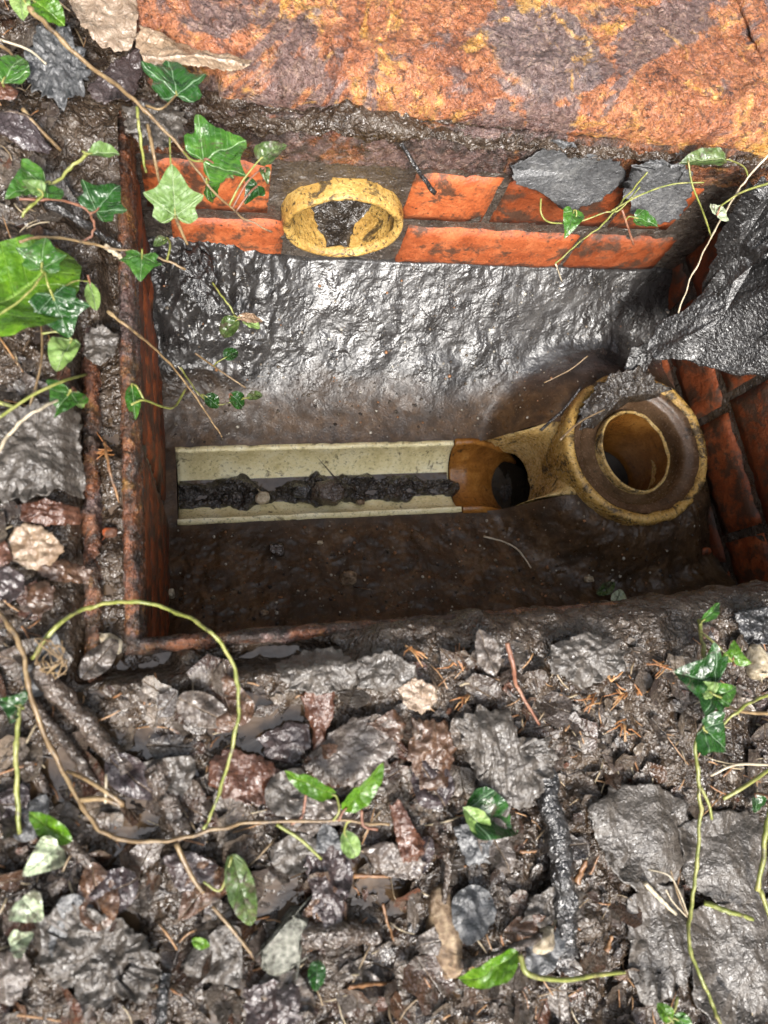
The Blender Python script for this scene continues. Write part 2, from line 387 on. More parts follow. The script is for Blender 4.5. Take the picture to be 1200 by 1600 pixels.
GREEN_M = m_green('green_ivy_leaf', [(0.3, (0.015, 0.058, 0.008)), (0.5, (0.036, 0.112, 0.014)), (0.7, (0.085, 0.19, 0.030))], (0.30, 0.44, 0.22), IVA)
GREEN_P = m_green('pale_ivy_leaf_underside', [(0.3, (0.09, 0.17, 0.04)), (0.5, (0.14, 0.225, 0.065)), (0.7, (0.23, 0.32, 0.115))], (0.42, 0.52, 0.30), IVA, (0.35, 0.6), 0.68)
GREEN_B = m_green('bright_green_leaf', [(0.3, (0.028, 0.085, 0.005)), (0.5, (0.065, 0.155, 0.008)), (0.7, (0.14, 0.26, 0.016))], (0.30, 0.46, 0.10), [0], (0.2, 0.4), 0.62, 0.6)
GREEN_O = m_green('olive_muddy_leaf', [(0.3, (0.03, 0.06, 0.015)), (0.5, (0.06, 0.10, 0.03)), (0.7, (0.13, 0.17, 0.06))], (0.2, 0.24, 0.12), IVA, (0.15, 0.4), 0.52)
GREEN_W = m_green('bleached_green_leaf', [(0.3, (0.22, 0.28, 0.17)), (0.5, (0.38, 0.45, 0.32)), (0.7, (0.55, 0.60, 0.48))], (0.6, 0.65, 0.5), IVA, (0.2, 0.4), 0.50)
def m_dead(name, cols, rough=(0.12, 0.45), mud=0.56, tint=False, bump=0.0025):
    g = G(name)
    a = g.noise(45, 6, 0.7, 0.8); b = g.noise(240, 4, 0.7, 0.2, 2.0)
    c = g.ramp(g.math('ADD', g.math('MULTIPLY', a, .6), g.math('MULTIPLY', b, .4)), cols)
    if tint: c = g.mix(1.0, c, g.tint(), 'MULTIPLY')
    m1, m2 = veins(g, [0], 10.0, 0.022)
    c = g.mix(g.math('MULTIPLY', m1, 0.5), c, (0.30, 0.22, 0.15)); c = g.mix(g.math('MULTIPLY', m2, 0.25), c, (0.05, 0.03, 0.02))
    d = g.ramp(g.noise(40, 6, 0.72, 1.0, 7.0), [(mud, 0.0), (mud + 0.08, 1.0)])
    c = g.mix(g.math('MULTIPLY', d, 0.8), c, g.ramp(b, [(0.35, (0.040, 0.028, 0.019)), (0.65, (0.13, 0.105, 0.082))]))
    hgt = g.math('SUBTRACT', a, g.math('ADD', g.math('MULTIPLY', m1, .5), g.math('MULTIPLY', m2, 0.2)))
    g.bumps([(hgt, bump), (g.noise(230, 2, 0.6, 0.5, 4.0), 0.0016)])
    return g.done(c, g.ramp(b, [(0.35, rough[0] * .45), (0.65, rough[1] * .6)]), 0.8)
DEAD_BROWN = m_dead('brown_wet_leaf', [(0.3, (0.035, 0.017, 0.010)), (0.5, (0.085, 0.042, 0.023)), (0.7, (0.18, 0.105, 0.062))])
DEAD_RED = m_dead('russet_wet_leaf', [(0.3, (0.035, 0.013, 0.008)), (0.5, (0.095, 0.036, 0.020)), (0.7, (0.20, 0.095, 0.06))], (0.12, 0.4), 0.62)
DEAD_PURPLE = m_dead('plum_black_wet_leaf', [(0.3, (0.020, 0.014, 0.015)), (0.5, (0.048, 0.035, 0.036)), (0.7, (0.10, 0.08, 0.08))], (0.08, 0.28), 0.64)
DEAD_GREY = m_dead('grey_mottled_leaf', [(0.3, (0.045, 0.034, 0.028)), (0.5, (0.105, 0.084, 0.070)), (0.7, (0.21, 0.18, 0.15))], (0.15, 0.5), 0.60)
DEAD_TAN = m_dead('tan_dead_leaf', [(0.3, (0.15, 0.095, 0.055)), (0.5, (0.28, 0.19, 0.12)), (0.7, (0.46, 0.36, 0.25))], (0.2, 0.5), 0.64)
LITTER = m_dead('leaf_litter', [(0.3, (0.36, 0.31, 0.27)), (0.5, (0.70, 0.62, 0.56)), (0.7, (1.15, 1.06, 0.98))], (0.10, 0.4), 0.48, True)
def m_stem(name, cols, rough=(0.3, 0.55), mud=0.62, bump=0.0008, tint=False):
    g = G(name)
    a = g.noise(70, 5, 0.65, 0.4); b = g.noise(400, 3, 0.6, 0, 2.0)
    c = g.ramp(g.math('ADD', g.math('MULTIPLY', a, .7), g.math('MULTIPLY', b, .3)), cols)
    if tint: c = g.mix(1.0, c, g.tint(), 'MULTIPLY')
    d = g.ramp(g.noise(90, 4, 0.7, 0.5, 7.0), [(mud, 0.0), (mud + 0.06, 1.0)])
    c = g.mix(g.math('MULTIPLY', d, 0.75), c, (0.06, 0.043, 0.03))
    g.bumps([(g.noise(160, 3, 0.6, 0.4, 4.0), bump)])
    return g.done(c, g.ramp(b, [(0.35, rough[0]), (0.65, rough[1])]), 1.0 if bump > .005 else 0.6)
STEM_G = m_stem('green_vine_stem', [(0.3, (0.09, 0.11, 0.020)), (0.47, (0.19, 0.21, 0.045)), (0.6, (0.28, 0.27, 0.085)), (0.72, (0.30, 0.22, 0.11))], mud=0.57)
STEM_T = m_stem('tan_vine_stem', [(0.3, (0.09, 0.055, 0.028)), (0.5, (0.20, 0.13, 0.062)), (0.7, (0.34, 0.25, 0.13))], mud=0.57)
STEM_P = m_stem('pale_dry_stem', [(0.3, (0.30, 0.25, 0.17)), (0.5, (0.45, 0.38, 0.27)), (0.7, (0.58, 0.52, 0.40))])
STEM_R = m_stem('red_leaf_stalk', [(0.3, (0.10, 0.038, 0.022)), (0.5, (0.20, 0.085, 0.05)), (0.7, (0.32, 0.18, 0.11))])
BARK = m_stem('wet_bark', [(0.3, (0.025, 0.018, 0.013)), (0.5, (0.065, 0.046, 0.034)), (0.7, (0.15, 0.115, 0.09))], (0.04, 0.2), 0.60, 0.006)
BARK_B = m_stem('black_wet_bark', [(0.3, (0.010, 0.009, 0.009)), (0.5, (0.026, 0.024, 0.023)), (0.7, (0.07, 0.065, 0.062))], (0.03, 0.18), 0.70, 0.006)
WOOD_O = m_stem('orange_wood_splinter', [(0.3, (0.07, 0.032, 0.014)), (0.5, (0.18, 0.085, 0.034)), (0.7, (0.34, 0.20, 0.09))])
LITWOOD = m_stem('small_debris', [(0.3, (0.5, 0.5, 0.5)), (0.5, (0.85, 0.85, 0.85)), (0.7, (1.2, 1.2, 1.2))], (0.2, 0.5), 0.62, 0.001, True)
def m_stone(name, cols):
    g = G(name); a = g.noise(60, 5, 0.65, 0.4); b = g.voro(240)
    c = g.ramp(g.math('ADD', g.math('MULTIPLY', a, .6), g.math('MULTIPLY', b, .4)), cols)
    d = g.ramp(g.noise(35, 5, 0.7, 0.8, 7.0), [(0.55, 0.0), (0.64, 1.0)])
    c = g.mix(g.math('MULTIPLY', d, 0.8), c, (0.05, 0.038, 0.028))
    g.bumps([(g.noise(150, 6, 0.7, 0.3, 1.0), 0.003)])
    return g.done(c, g.ramp(a, [(0.35, 0.15), (0.65, 0.45)]), 0.5)
STONE = m_stone('wet_grey_stone', [(0.3, (0.07, 0.065, 0.052)), (0.5, (0.18, 0.18, 0.145)), (0.7, (0.34, 0.33, 0.28))])
STONE_C = m_stone('cream_stone', [(0.3, (0.26, 0.20, 0.12)), (0.5, (0.46, 0.38, 0.26)), (0.7, (0.62, 0.55, 0.42))])
STONE_B = m_stone('brown_stone', [(0.3, (0.09, 0.055, 0.03)), (0.5, (0.20, 0.13, 0.075)), (0.7, (0.40, 0.30, 0.19))])

# ================================================================== THE SETTING
XL, YN, YF = -0.064, 0.040, 0.512            # inner faces: west, south, north wall
def east(y): return 0.645 + (0.515 - y) * 0.115    # the east wall runs a little askew
Z_CH = -0.37                                 # rim of the drain channel
CH_Y0, CH_Y1, CH_X1 = 0.207, 0.312, 0.336
RING = np.array([0.5655, 0.266]); Z_RING = -0.268

def edge_near(x):
    return 0.037 + 0.006 * fbm(np.asarray(x) * 22, np.asarray(x) * 0 + 2.0, 31, 3) + 0.008 * sst(0.3, 0.5, x)
def H(x, y):
    """height of the muddy ground"""
    x = np.asarray(x, float); y = np.asarray(y, float)
    h = 0.010 * fbm(x * 8, y * 8, 1, 3)
    wx = x + 0.010 * perlin(x * 24, y * 24, 50); wy = y + 0.010 * perlin(x * 24, y * 24, 51)
    h = h + 0.008 * ridge(wx * 15, wy * 15, 5, 3)
    f1, f2, v = worley(wx * 30, wy * 30, 7); h = h + 0.007 * (v - 0.3) * np.clip(1 - f1 * 1.25, 0, 1) ** 0.7 * 1.6
    f1, f2, v = worley(wx * 75 + 9, wy * 75, 8); h = h + 0.0045 * (v - 0.2) * np.clip(1 - f1 * 1.2, 0, 1) ** 0.7
    h = h + 0.0035 * fbm(x * 60, y * 60, 12, 3) + 0.0012 * fbm(x * 260, y * 260, 17, 2)
    # cracked grey mats lying flat in the lower right
    mat_ = sst(0.26, 0.36, x) * sst(-0.02, -0.10, y)
    f1, f2, v = worley(wx * 11 + 3, wy * 8 + 1, 21)
    h = h * (1 - 0.45 * mat_) + mat_ * (0.012 * np.clip((f2 - f1) * 3, 0, 1) + 0.010 * v - 0.006)
    s = sst(0.06, 0.14, x) * sst(-0.12, 0.0, y) * sst(0.09, 0.03, y)          # spoil heaped along the south rim
    h = h * (1 - 0.3 * s) + 0.020 * s
    h = h + 0.014 * sst(-0.10, -0.15, x) * sst(0.0, 0.05, y) + 0.006
    # channel of the iron frame, full of slurry, on the west and south-west
    fr = sst(-0.112, -0.100, x) * sst(0.006, 0.020, y) * (1 - sst(0.05, 0.13, x) * sst(0.09, 0.05, y))
    fr = fr * (1 - 0.9 * sst(0.24, 0.34, y + 0.04 * perlin(x * 20, y * 20, 42)) * sst(-0.080, -0.092, x)) * (1 - 0.85 * sst(0.40, 0.45, y))
    fr = fr * (1 - 0.55 * sst(0.1, 0.35, perlin(x * 9 + 2, y * 17, 43)))
    low = -0.016 + 0.004 * fbm(x * 45, y * 45, 40, 3) + 0.003 * ridge(x * 80, y * 80, 41, 2)
    h = h * (1 - fr) + low * fr
    nf = sst(0.488, 0.500, y) * sst(-0.10, -0.05, x)                              # earth caught between cover and frame
    bank = 0.002 + 0.007 * fbm(x * 26, y * 26, 44, 3) + 0.004 * ridge(x * 60, y * 60, 45, 3) + 0.002 * fbm(x * 150, y * 150, 47, 2)
    bank = bank - 0.008 * sst(0.18, 0.32, x) + 0.004 * fbm(x * 10, y * 10, 49, 2)
    h = h * (1 - nf) + bank * nf - 0.035 * sst(0.535, 0.55, y) * sst(-0.05, 0.0, x)
    return h
def axis(lo, hi, st, far):
    out = [lo - far * k for k in (1, .55, .28, .13, .06, .025, .01)]
    return np.array(out + list(np.arange(lo, hi + st / 2, st)) + [hi + far * k for k in (.01, .025, .06, .13, .28, .55, 1)])
def build_ground():
    st = 0.0016
    xs = axis(-0.20, 0.72, st, 40.0); ys = axis(-0.36, 0.60, st, 40.0)
    gx, gy = np.meshgrid(xs, ys, indexing='ij')
    en = edge_near(gx); j0 = np.argmin(np.abs(ys - 0.040)); y0 = ys[j0]
    inx = sst(-0.075, -0.045, gx)
    yy = gy + (en - y0) * np.clip(1 - np.abs(gy - y0) / 0.05, 0, 1) * inx
    hh = H(gx, yy)
    far = np.maximum(np.maximum(-0.20 - gx, gx - 0.72), np.maximum(-0.36 - gy, gy - 0.60))
    hh = np.where(far > 0.02, 0.01, hh)
    lipd = en - yy
    hh = hh - 0.020 * np.exp(-np.clip(lipd, 0, 1) / 0.010) * inx * (lipd > -0.001)
    V = np.stack([gx, yy, hh], -1).reshape(-1, 3)
    nu, nv = len(xs), len(ys); Fq = grid_faces(nu, nv)
    cx = (gx[:-1, :-1] + gx[1:, 1:]) / 2; cy = (gy[:-1, :-1] + gy[1:, 1:]) / 2
    hole = (cx > XL - 0.006) & (cx < 0.715) & (cy > y0) & (cy < YF - 0.007)
    Fq = Fq[~hole.reshape(-1)]
    # mud slumping over the south lip
    sel = np.where((xs > XL - 0.006) & (xs < 0.715))[0]
    rows = []; ks = np.linspace(0, 1, 26)
    ex = xs[sel]; ez = hh[sel, j0]; ey = yy[sel, j0]
    for k in ks:
        yk = ey + 0.006 * np.sin(k * 2.6) * (1 + 0.8 * perlin(ex * 30, ex * 0 + 1, 60)) - 0.020 * k * k + 0.004 * fbm(ex * 60, ex * 0 + k * 4, 61, 3) * min(1, k * 6)
        zk = ez - 0.13 * k + 0.003 * fbm(ex * 50, ex * 0 + k * 7 + 9, 62, 2) * min(1, k * 6)
        rows.append(np.stack([ex, yk, zk], -1))
    S = np.stack(rows, 1).reshape(-1, 3)
    Fs = grid_faces(len(sel), len(ks), base=len(V), flip=False)
    # crumbs of earth hanging over the north rail
    j1 = np.where(ys < YF - 0.007)[0][-1] + 1; rows = []
    ex = xs[sel]; ez = hh[sel, j1 + 0]; ey = yy[sel, j1]
    hang = 0.016 + 0.018 * fbm(ex * 16, ex * 0 + 3, 64, 4) - 0.012 * sst(0.18, 0.30, ex)
    for k in np.linspace(0, 1, 14):
        rows.append(np.stack([ex, ey - 0.003 * np.sin(k * 3) + 0.006 * k + 0.003 * fbm(ex * 70, ex * 0 + k * 3, 65, 3) * min(1, k * 5), ez - np.maximum(hang, 0.004) * k], -1))
    N2 = np.stack(rows, 1).reshape(-1, 3); Fs = np.concatenate([Fs, grid_faces(len(sel), 14, base=len(V) + len(S), flip=True)]); S = np.concatenate([S, N2])
    o = obj('ground', mesh_np('ground', np.concatenate([V, S]), np.concatenate([Fq, Fs]), MUD))
    struct(o)
build_ground()

def build_puddles():
    V = []; Fq = []
    for (x0, x1, y0, y1, z) in ((-0.20, 0.24, -0.36, 0.004, None), (-0.094, -0.074, 0.03, 0.50, -0.0165), (-0.094, 0.06, 0.012, 0.030, -0.0165)):
        xs = np.linspace(x0, x1, 12); ys = np.linspace(y0, y1, 12); gx, gy = np.meshgrid(xs, ys, indexing='ij')
        if z is None: sx, sy = np.meshgrid(np.linspace(x0, x1, 120), np.linspace(y0, y1, 120)); z = float(np.percentile(H(sx, sy), 22))
        Fq.append(grid_faces(12, 12, base=sum(len(v) for v in V))); V.append(np.stack([gx, gy, np.full_like(gx, z)], -1).reshape(-1, 3))
    struct(obj('muddy_water', mesh_np('muddy_water', np.concatenate(V), np.concatenate(Fq), SILTW)))
build_puddles()

def gp(px, py, lift=0.0):
    """point on the ground seen at px,py"""
    p = at(px, py, CAM_H)
    for _ in range(3):
        h = float(H(p[0], p[1])); p = at(px, py, CAM_H - h - lift)
    return p

# ---------------------------------------------------------------- benching of the chamber
def B(x, y):
    x = np.asarray(x, float); y = np.asarray(y, float)
    t = np.clip((y - CH_Y1) / (YF - CH_Y1), 0, 1); zf = Z_CH + 0.134 * (0.28 * t + 0.72 * t ** 1.7)
    t2 = np.clip((CH_Y0 - y) / (CH_Y0 - YN), 0, 1); zn = Z_CH + 0.055 * t2 ** 1.4
    z = np.where(y > 0.26, zf, zn)
    r = np.hypot(x - RING[0], y - RING[1])
    w = sst(0.20, 0.115, r); z = np.maximum(z, z * (1 - w) + (Z_RING - 0.026) * w)
    z = z + 0.03 * sst(0.56, 0.70, x) * sst(0.25, 0.05, y)
    k = sst(0.36, 0.42, y + 0.02 * perlin(x * 9, y * 9, 70))
    z = z + (0.0005 + 0.0018 * k) * fbm(x * 26, y * 26, 71, 3, 0.42) + 0.0003 * k * ridge(x * 80, y * 80, 75, 2) + 0.004 * fbm(x * 9, y * 9, 76, 2)
    z = z + sst(0.205, 0.18, y) * (0.0028 * fbm(x * 38, y * 38, 81, 4) + 0.0012 * ridge(x * 90, y * 90, 83, 2))
    corner = sst(0.16, 0.0, np.hypot(x + 0.02, y - 0.50)); z = z + corner * (0.03 + 0.012 * ridge(x * 40, y * 40, 77, 3))
    z = z + sst(0.09, 0.04, y) * (0.006 + 0.008 * fbm(x * 26, y * 26, 79, 3))
    return z
def build_bench():
    st = 0.0018
    ys = np.concatenate([np.arange(YN - 0.02, CH_Y0, st), [CH_Y0], np.arange(CH_Y0 + st, CH_Y1, st), [CH_Y1], np.arange(CH_Y1 + st, YF + 0.02, st)])
    xs = np.arange(XL - 0.02, 0.72, st)
    gx, gy = np.meshgrid(xs, ys, indexing='ij'); gz = B(gx, gy)
    V = np.stack([gx, gy, gz], -1).reshape(-1, 3); Fq = grid_faces(len(xs), len(ys))
    cx = (gx[:-1, :-1] + gx[1:, 1:]) / 2; cy = (gy[:-1, :-1] + gy[1:, 1:]) / 2
    hole = ((cy > CH_Y0) & (cy < CH_Y1) & (cx > -0.052) & (cx < 0.50)) | (np.hypot(cx - RING[0], cy - RING[1]) < 0.095)
    o = obj('benching', mesh_np('benching', V, Fq[~hole.reshape(-1)], BENCH)); struct(o)
build_bench()

# ---------------------------------------------------------------- brick walls
def brick_mesh(L, Hh, Dp, seed):
    """worn brick: face in the xz plane looking along -y"""
    nx, nz = max(4, int(L / 0.012)), 6
    u = np.linspace(0, 1, nx); w = np.linspace(0, 1, nz)
    gu, gw = np.meshgrid(u, w, indexing='ij')
    e = np.minimum(np.minimum(gu, 1 - gu) * L, np.minimum(gw, 1 - gw) * Hh)
    dep = -0.0035 * np.exp(-e / 0.0035) + 0.0016 * fbm(gu * L * 40 + seed * 3.1, gw * Hh * 40, seed % 50, 3)
    X = (gu - .5) * L; Zz = (gw - .5) * Hh
    jx = 0.0018 * perlin(gw * 5 + seed, gu * 3, seed % 40 + 3); X = X + jx * (np.abs(gu - .5) > .45); Zz = Zz + 0.0018 * perlin(gu * 7 + seed, gw * 3, seed % 40 + 9) * (np.abs(gw - .5) > .45)
    Fv = np.stack([X, -dep, Zz], -1).reshape(-1, 3)
    Bv = np.stack([X, np.full_like(X, Dp), Zz], -1).reshape(-1, 3)
    n = nx * nz; Fc = grid_faces(nx, nz).tolist()
    def idx(i, j): return i * nz + j
    loop = [idx(i, 0) for i in range(nx)] + [idx(nx - 1, j) for j in range(1, nz)] + [idx(i, nz - 1) for i in range(nx - 2, -1, -1)] + [idx(0, j) for j in range(nz - 2, 0, -1)]
    k = len(loop); V = np.concatenate([Fv, Bv[loop]])
    for a in range(k):
        b = (a + 1) % k; Fc.append((loop[b], loop[a], n + a, n + b))
    return V, Fc
def wall(label, p0, p1, rows, mort_mat, z_lo, z_hi, thick=0.09, rec=0.004, cat='wall', hole=None, bmat=None):
    """p0->p1 along the inner face; rows: (z_mid, height, [(s0, s1), ...]) in metres from p0; bricks face the left of p0->p1 reversed"""
    p0 = np.array(p0); p1 = np.array(p1); d = (p1 - p0); L = np.linalg.norm(d); d = d / L
    nrm = np.array([-d[1], d[0]])                # points away from the chamber
    r = root('brick_wall', (p0[0], p0[1], z_lo), label, cat)
    nu, nw = int(L / 0.006), int((z_hi - z_lo) / 0.006)
    u = np.linspace(-0.02, L + 0.02, nu); w = np.linspace(z_lo, z_hi, nw); gu, gw = np.meshgrid(u, w, indexing='ij')
    dep = rec + 0.0025 * fbm(gu * 40, gw * 40, 90, 3)
    V = np.stack([p0[0] + d[0] * gu + nrm[0] * dep, p0[1] + d[1] * gu + nrm[1] * dep, gw], -1).reshape(-1, 3)
    Fq = grid_faces(nu, nw)
    if hole is not None:
        cu = (gu[:-1, :-1] + gu[1:, 1:]) / 2; cw = (gw[:-1, :-1] + gw[1:, 1:]) / 2
        Fq = Fq[~(np.hypot(cu - hole[0], cw - hole[1]) < hole[2]).reshape(-1)]
    part('mortar', V, Fq, mort_mat, r)
    yaw = math.atan2(d[1], d[0]); n = 0
    for zc, hh, spans in rows:
        for s0, s1 in spans:
            n += 1
            V, Fc = brick_mesh(s1 - s0, hh, thick, int(abs(zc) * 1000) + n * 13)
            c = p0 + d * (s0 + s1) / 2 - nrm * 0.0015 * random.random()
            b = obj('brick', mesh_np('brick', V, Fc, bmat or BRICK), r)
            b.location = (c[0] - p0[0], c[1] - p0[1], zc - z_lo); b.rotation_euler = (random.uniform(-.01, .01), random.uniform(-.012, .012), yaw + random.uniform(-.006, .006))
    return r
def fx(px, py):
    """distance along the north wall and height, read on its face"""
    r = np.array([px - 600.0, py - 800.0, F]); w = np.array([r @ XA, r @ YA, -(r @ DN)]); w = w * (YF / w[1]); return w[0], CAM_H + w[2]
zA = (fx(700, 277)[1] + fx(700, 348)[1]) / 2; hA = fx(700, 277)[1] - fx(700, 348)[1]
zB = (fx(700, 361)[1] + fx(700, 416)[1]) / 2; hB = fx(700, 361)[1] - fx(700, 416)[1]
PX0 = XL - 0.03
def sp(py, lst): return [(fx(a, py)[0] - PX0, fx(b, py)[0] - PX0) for a, b in lst]
pc = fx(535, 336)
north = wall('red brick far wall of the chamber around the ochre inlet pipe', (PX0, YF), (0.70, YF),
     [(zA, hA, sp(312, [(228, 420), (638, 772), (786, 975), (988, 1090)])), (zB, hB, sp(388, [(272, 441), (627, 894), (904, 1054)])),
      (zB - 0.090, 0.078, [(0.02, 0.23), (0.24, 0.45), (0.46, 0.67)])],
     MORTAR, -0.42, -0.030, hole=(pc[0] - PX0, pc[1], 0.060))
def evx(y): return east(y)
E0 = np.array([east(YF + 0.02), YF + 0.02]); E1 = np.array([east(0.0), 0.0]); EL = np.linalg.norm(E1 - E0)
rowsE = []
for k, (z, off) in enumerate(((-0.345, 0.03), (-0.258, -0.075), (-0.171, 0.03), (-0.084, -0.06))):
    s = -0.02 + off; sp_ = []
    while s < EL:
        a = max(s, 0.0); b = min(s + (0.205 if k != 1 else 0.155), EL)
        if b - a > 0.03: sp_.append((a, b))
        s = b + 0.012
    rowsE.append((z, 0.076, sp_))
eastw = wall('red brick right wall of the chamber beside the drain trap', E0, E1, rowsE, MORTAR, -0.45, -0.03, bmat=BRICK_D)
rowsW = [(z, 0.075, [(a, min(a + 0.205, 0.50)) for a in ((0.0 if i % 2 else -0.0), 0.215, 0.43)]) for i, z in enumerate((-0.352, -0.268, -0.184, -0.100))]
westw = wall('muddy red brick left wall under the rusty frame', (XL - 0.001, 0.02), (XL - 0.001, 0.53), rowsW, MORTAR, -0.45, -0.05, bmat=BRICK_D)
rowsS = [(z, 0.075, [(0.01 + off + 0.217 * i, 0.215 + off + 0.217 * i) for i in range(3)]) for z, off in ((-0.30, 0.0), (-0.213, 0.09), (-0.126, 0.0))]
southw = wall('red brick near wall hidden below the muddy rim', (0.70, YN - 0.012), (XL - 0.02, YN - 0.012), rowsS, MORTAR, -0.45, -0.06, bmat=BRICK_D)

# ---------------------------------------------------------------- unseen foliage ring added to shade pit and darken reflections, open to south
def shade_ring():
    rg = np.random.default_rng(91); n = 42000
    az = rg.random(n) * 2 * np.pi                       # 0 = north, clockwise
    top = 0.65 + 2.8 * (0.5 + 0.5 * np.cos(az)) ** 0.9 + 0.35 * perlin(az * 3, az * 0, 5) + 0.2 * perlin(az * 9, az * 0, 6)
    rad = 1.55 + 0.9 * rg.random(n) ** 1.3 + 0.2 * perlin(az * 4, az * 0 + 2, 7)
    z = top * rg.random(n) ** 0.8
    C = np.stack([0.25 + np.sin(az) * rad, 0.2 + np.cos(az) * rad, z], -1)
    a = rg.normal(size=(n, 3)); a /= np.linalg.norm(a, axis=1)[:, None]; b = np.cross(a, rg.normal(size=(n, 3))); b /= np.linalg.norm(b, axis=1)[:, None]
    L = (0.035 + 0.03 * rg.random(n))[:, None]
    V = np.stack([C - a * L, C + b * L * .5, C + a * L, C - b * L * .5], 1).reshape(-1, 3)
    o = obj('shade_foliage', mesh_np('shade_foliage', V, np.arange(4 * n).reshape(-1, 4), SHADE_LEAVES)); struct(o, 'unseen dark foliage ring added to shade the manhole', 'stuff'); o['category'] = 'shade_foliage'
gS = G('shade_ring_green'); SHADE_LEAVES = gS.done(gS.ramp(gS.noise(6, 3), [(0.3, (0.02, 0.045, 0.015)), (0.7, (0.05, 0.09, 0.03))]), 0.5)
shade_ring()

# ================================================================== IRON FRAME
def sweep(profile, rect, step=0.0035, amp=0.0012, seed=0):
    """profile [(outward, z)] swept round rect (x0,x1,y0,y1) with mitred corners"""
    x0, x1, y0, y1 = rect; cs = [(x0, y0), (x1, y0), (x1, y1), (x0, y1)]; dirs = [(-1, -1), (1, -1), (1, 1), (-1, 1)]
    pr = []
    for (a, b) in zip(profile[:-1], profile[1:]):
        n = max(1, int(math.hypot(b[0] - a[0], b[1] - a[1]) / 0.0025))
        for k in range(n): pr.append((a[0] + (b[0] - a[0]) * k / n, a[1] + (b[1] - a[1]) * k / n))
    pr.append(profile[-1]); pr = np.array(pr); V = []
    cnt = 0
    for i in range(4):
        A = np.array(cs[i]); Bp = np.array(cs[(i + 1) % 4]); dA = np.array(dirs[i]); dB = np.array(dirs[(i + 1) % 4])
        n = int(np.linalg.norm(Bp - A) / step)
        for k in range(n):
            t = k / n; c = A + (Bp - A) * t; dd = dA + (dB - dA) * t
            # keep the offset square to the rail away from the corner
            ax = 0 if i % 2 else 1; L = np.linalg.norm(Bp - A); s = t * L
            for o, z in pr:
                p = np.array([c[0], c[1]])
                if ax == 1:
                    p[1] += dA[1] * o; p[0] += (dA[0] * o * max(0, 1 - s / 0.04) + dB[0] * o * max(0, 1 - (L - s) / 0.04))
                else:
                    p[0] += dA[0] * o; p[1] += (dA[1] * o * max(0, 1 - s / 0.04) + dB[1] * o * max(0, 1 - (L - s) / 0.04))
                V.append((p[0], p[1], z))
            cnt += 1
    V = np.array(V); npr = len(pr)
    w = fbm(V[:, 0] * 55 + V[:, 2] * 40, V[:, 1] * 55 + V[:, 2] * 25, seed, 4)
    w2 = fbm(V[:, 0] * 200 + V[:, 2] * 120, V[:, 1] * 200 - V[:, 2] * 90, seed + 5, 2)
    V[:, 2] += amp * w + amp * .5 * w2; V[:, 0] += amp * w2; V[:, 1] += amp * w
    return V, grid_faces(cnt, npr, wrap_u=True)
RECT = (XL, 0.665, YN, YF + 0.002)
fr = root('manhole_surround', (XL - 0.04, YN - 0.03, -0.1), 'rusty cast iron manhole frame with two lips and a slurry filled groove', 'manhole frame')
V, Fc = sweep([(0.006, -0.060), (-0.001, -0.054), (-0.002, -0.020), (0.0005, -0.003), (0.004, 0.0015), (0.008, 0.001), (0.0105, -0.004), (0.012, -0.045)], RECT, amp=0.0018, seed=101)
part('inner_flange', V, Fc, RUST_D, fr)
V, Fc = sweep([(0.028, -0.045), (0.0285, -0.006), (0.031, 0.0), (0.036, 0.0005), (0.040, -0.004), (0.042, -0.045)], RECT, amp=0.0030, seed=111)
part('outer_lip', V, Fc, RUST_D, fr)

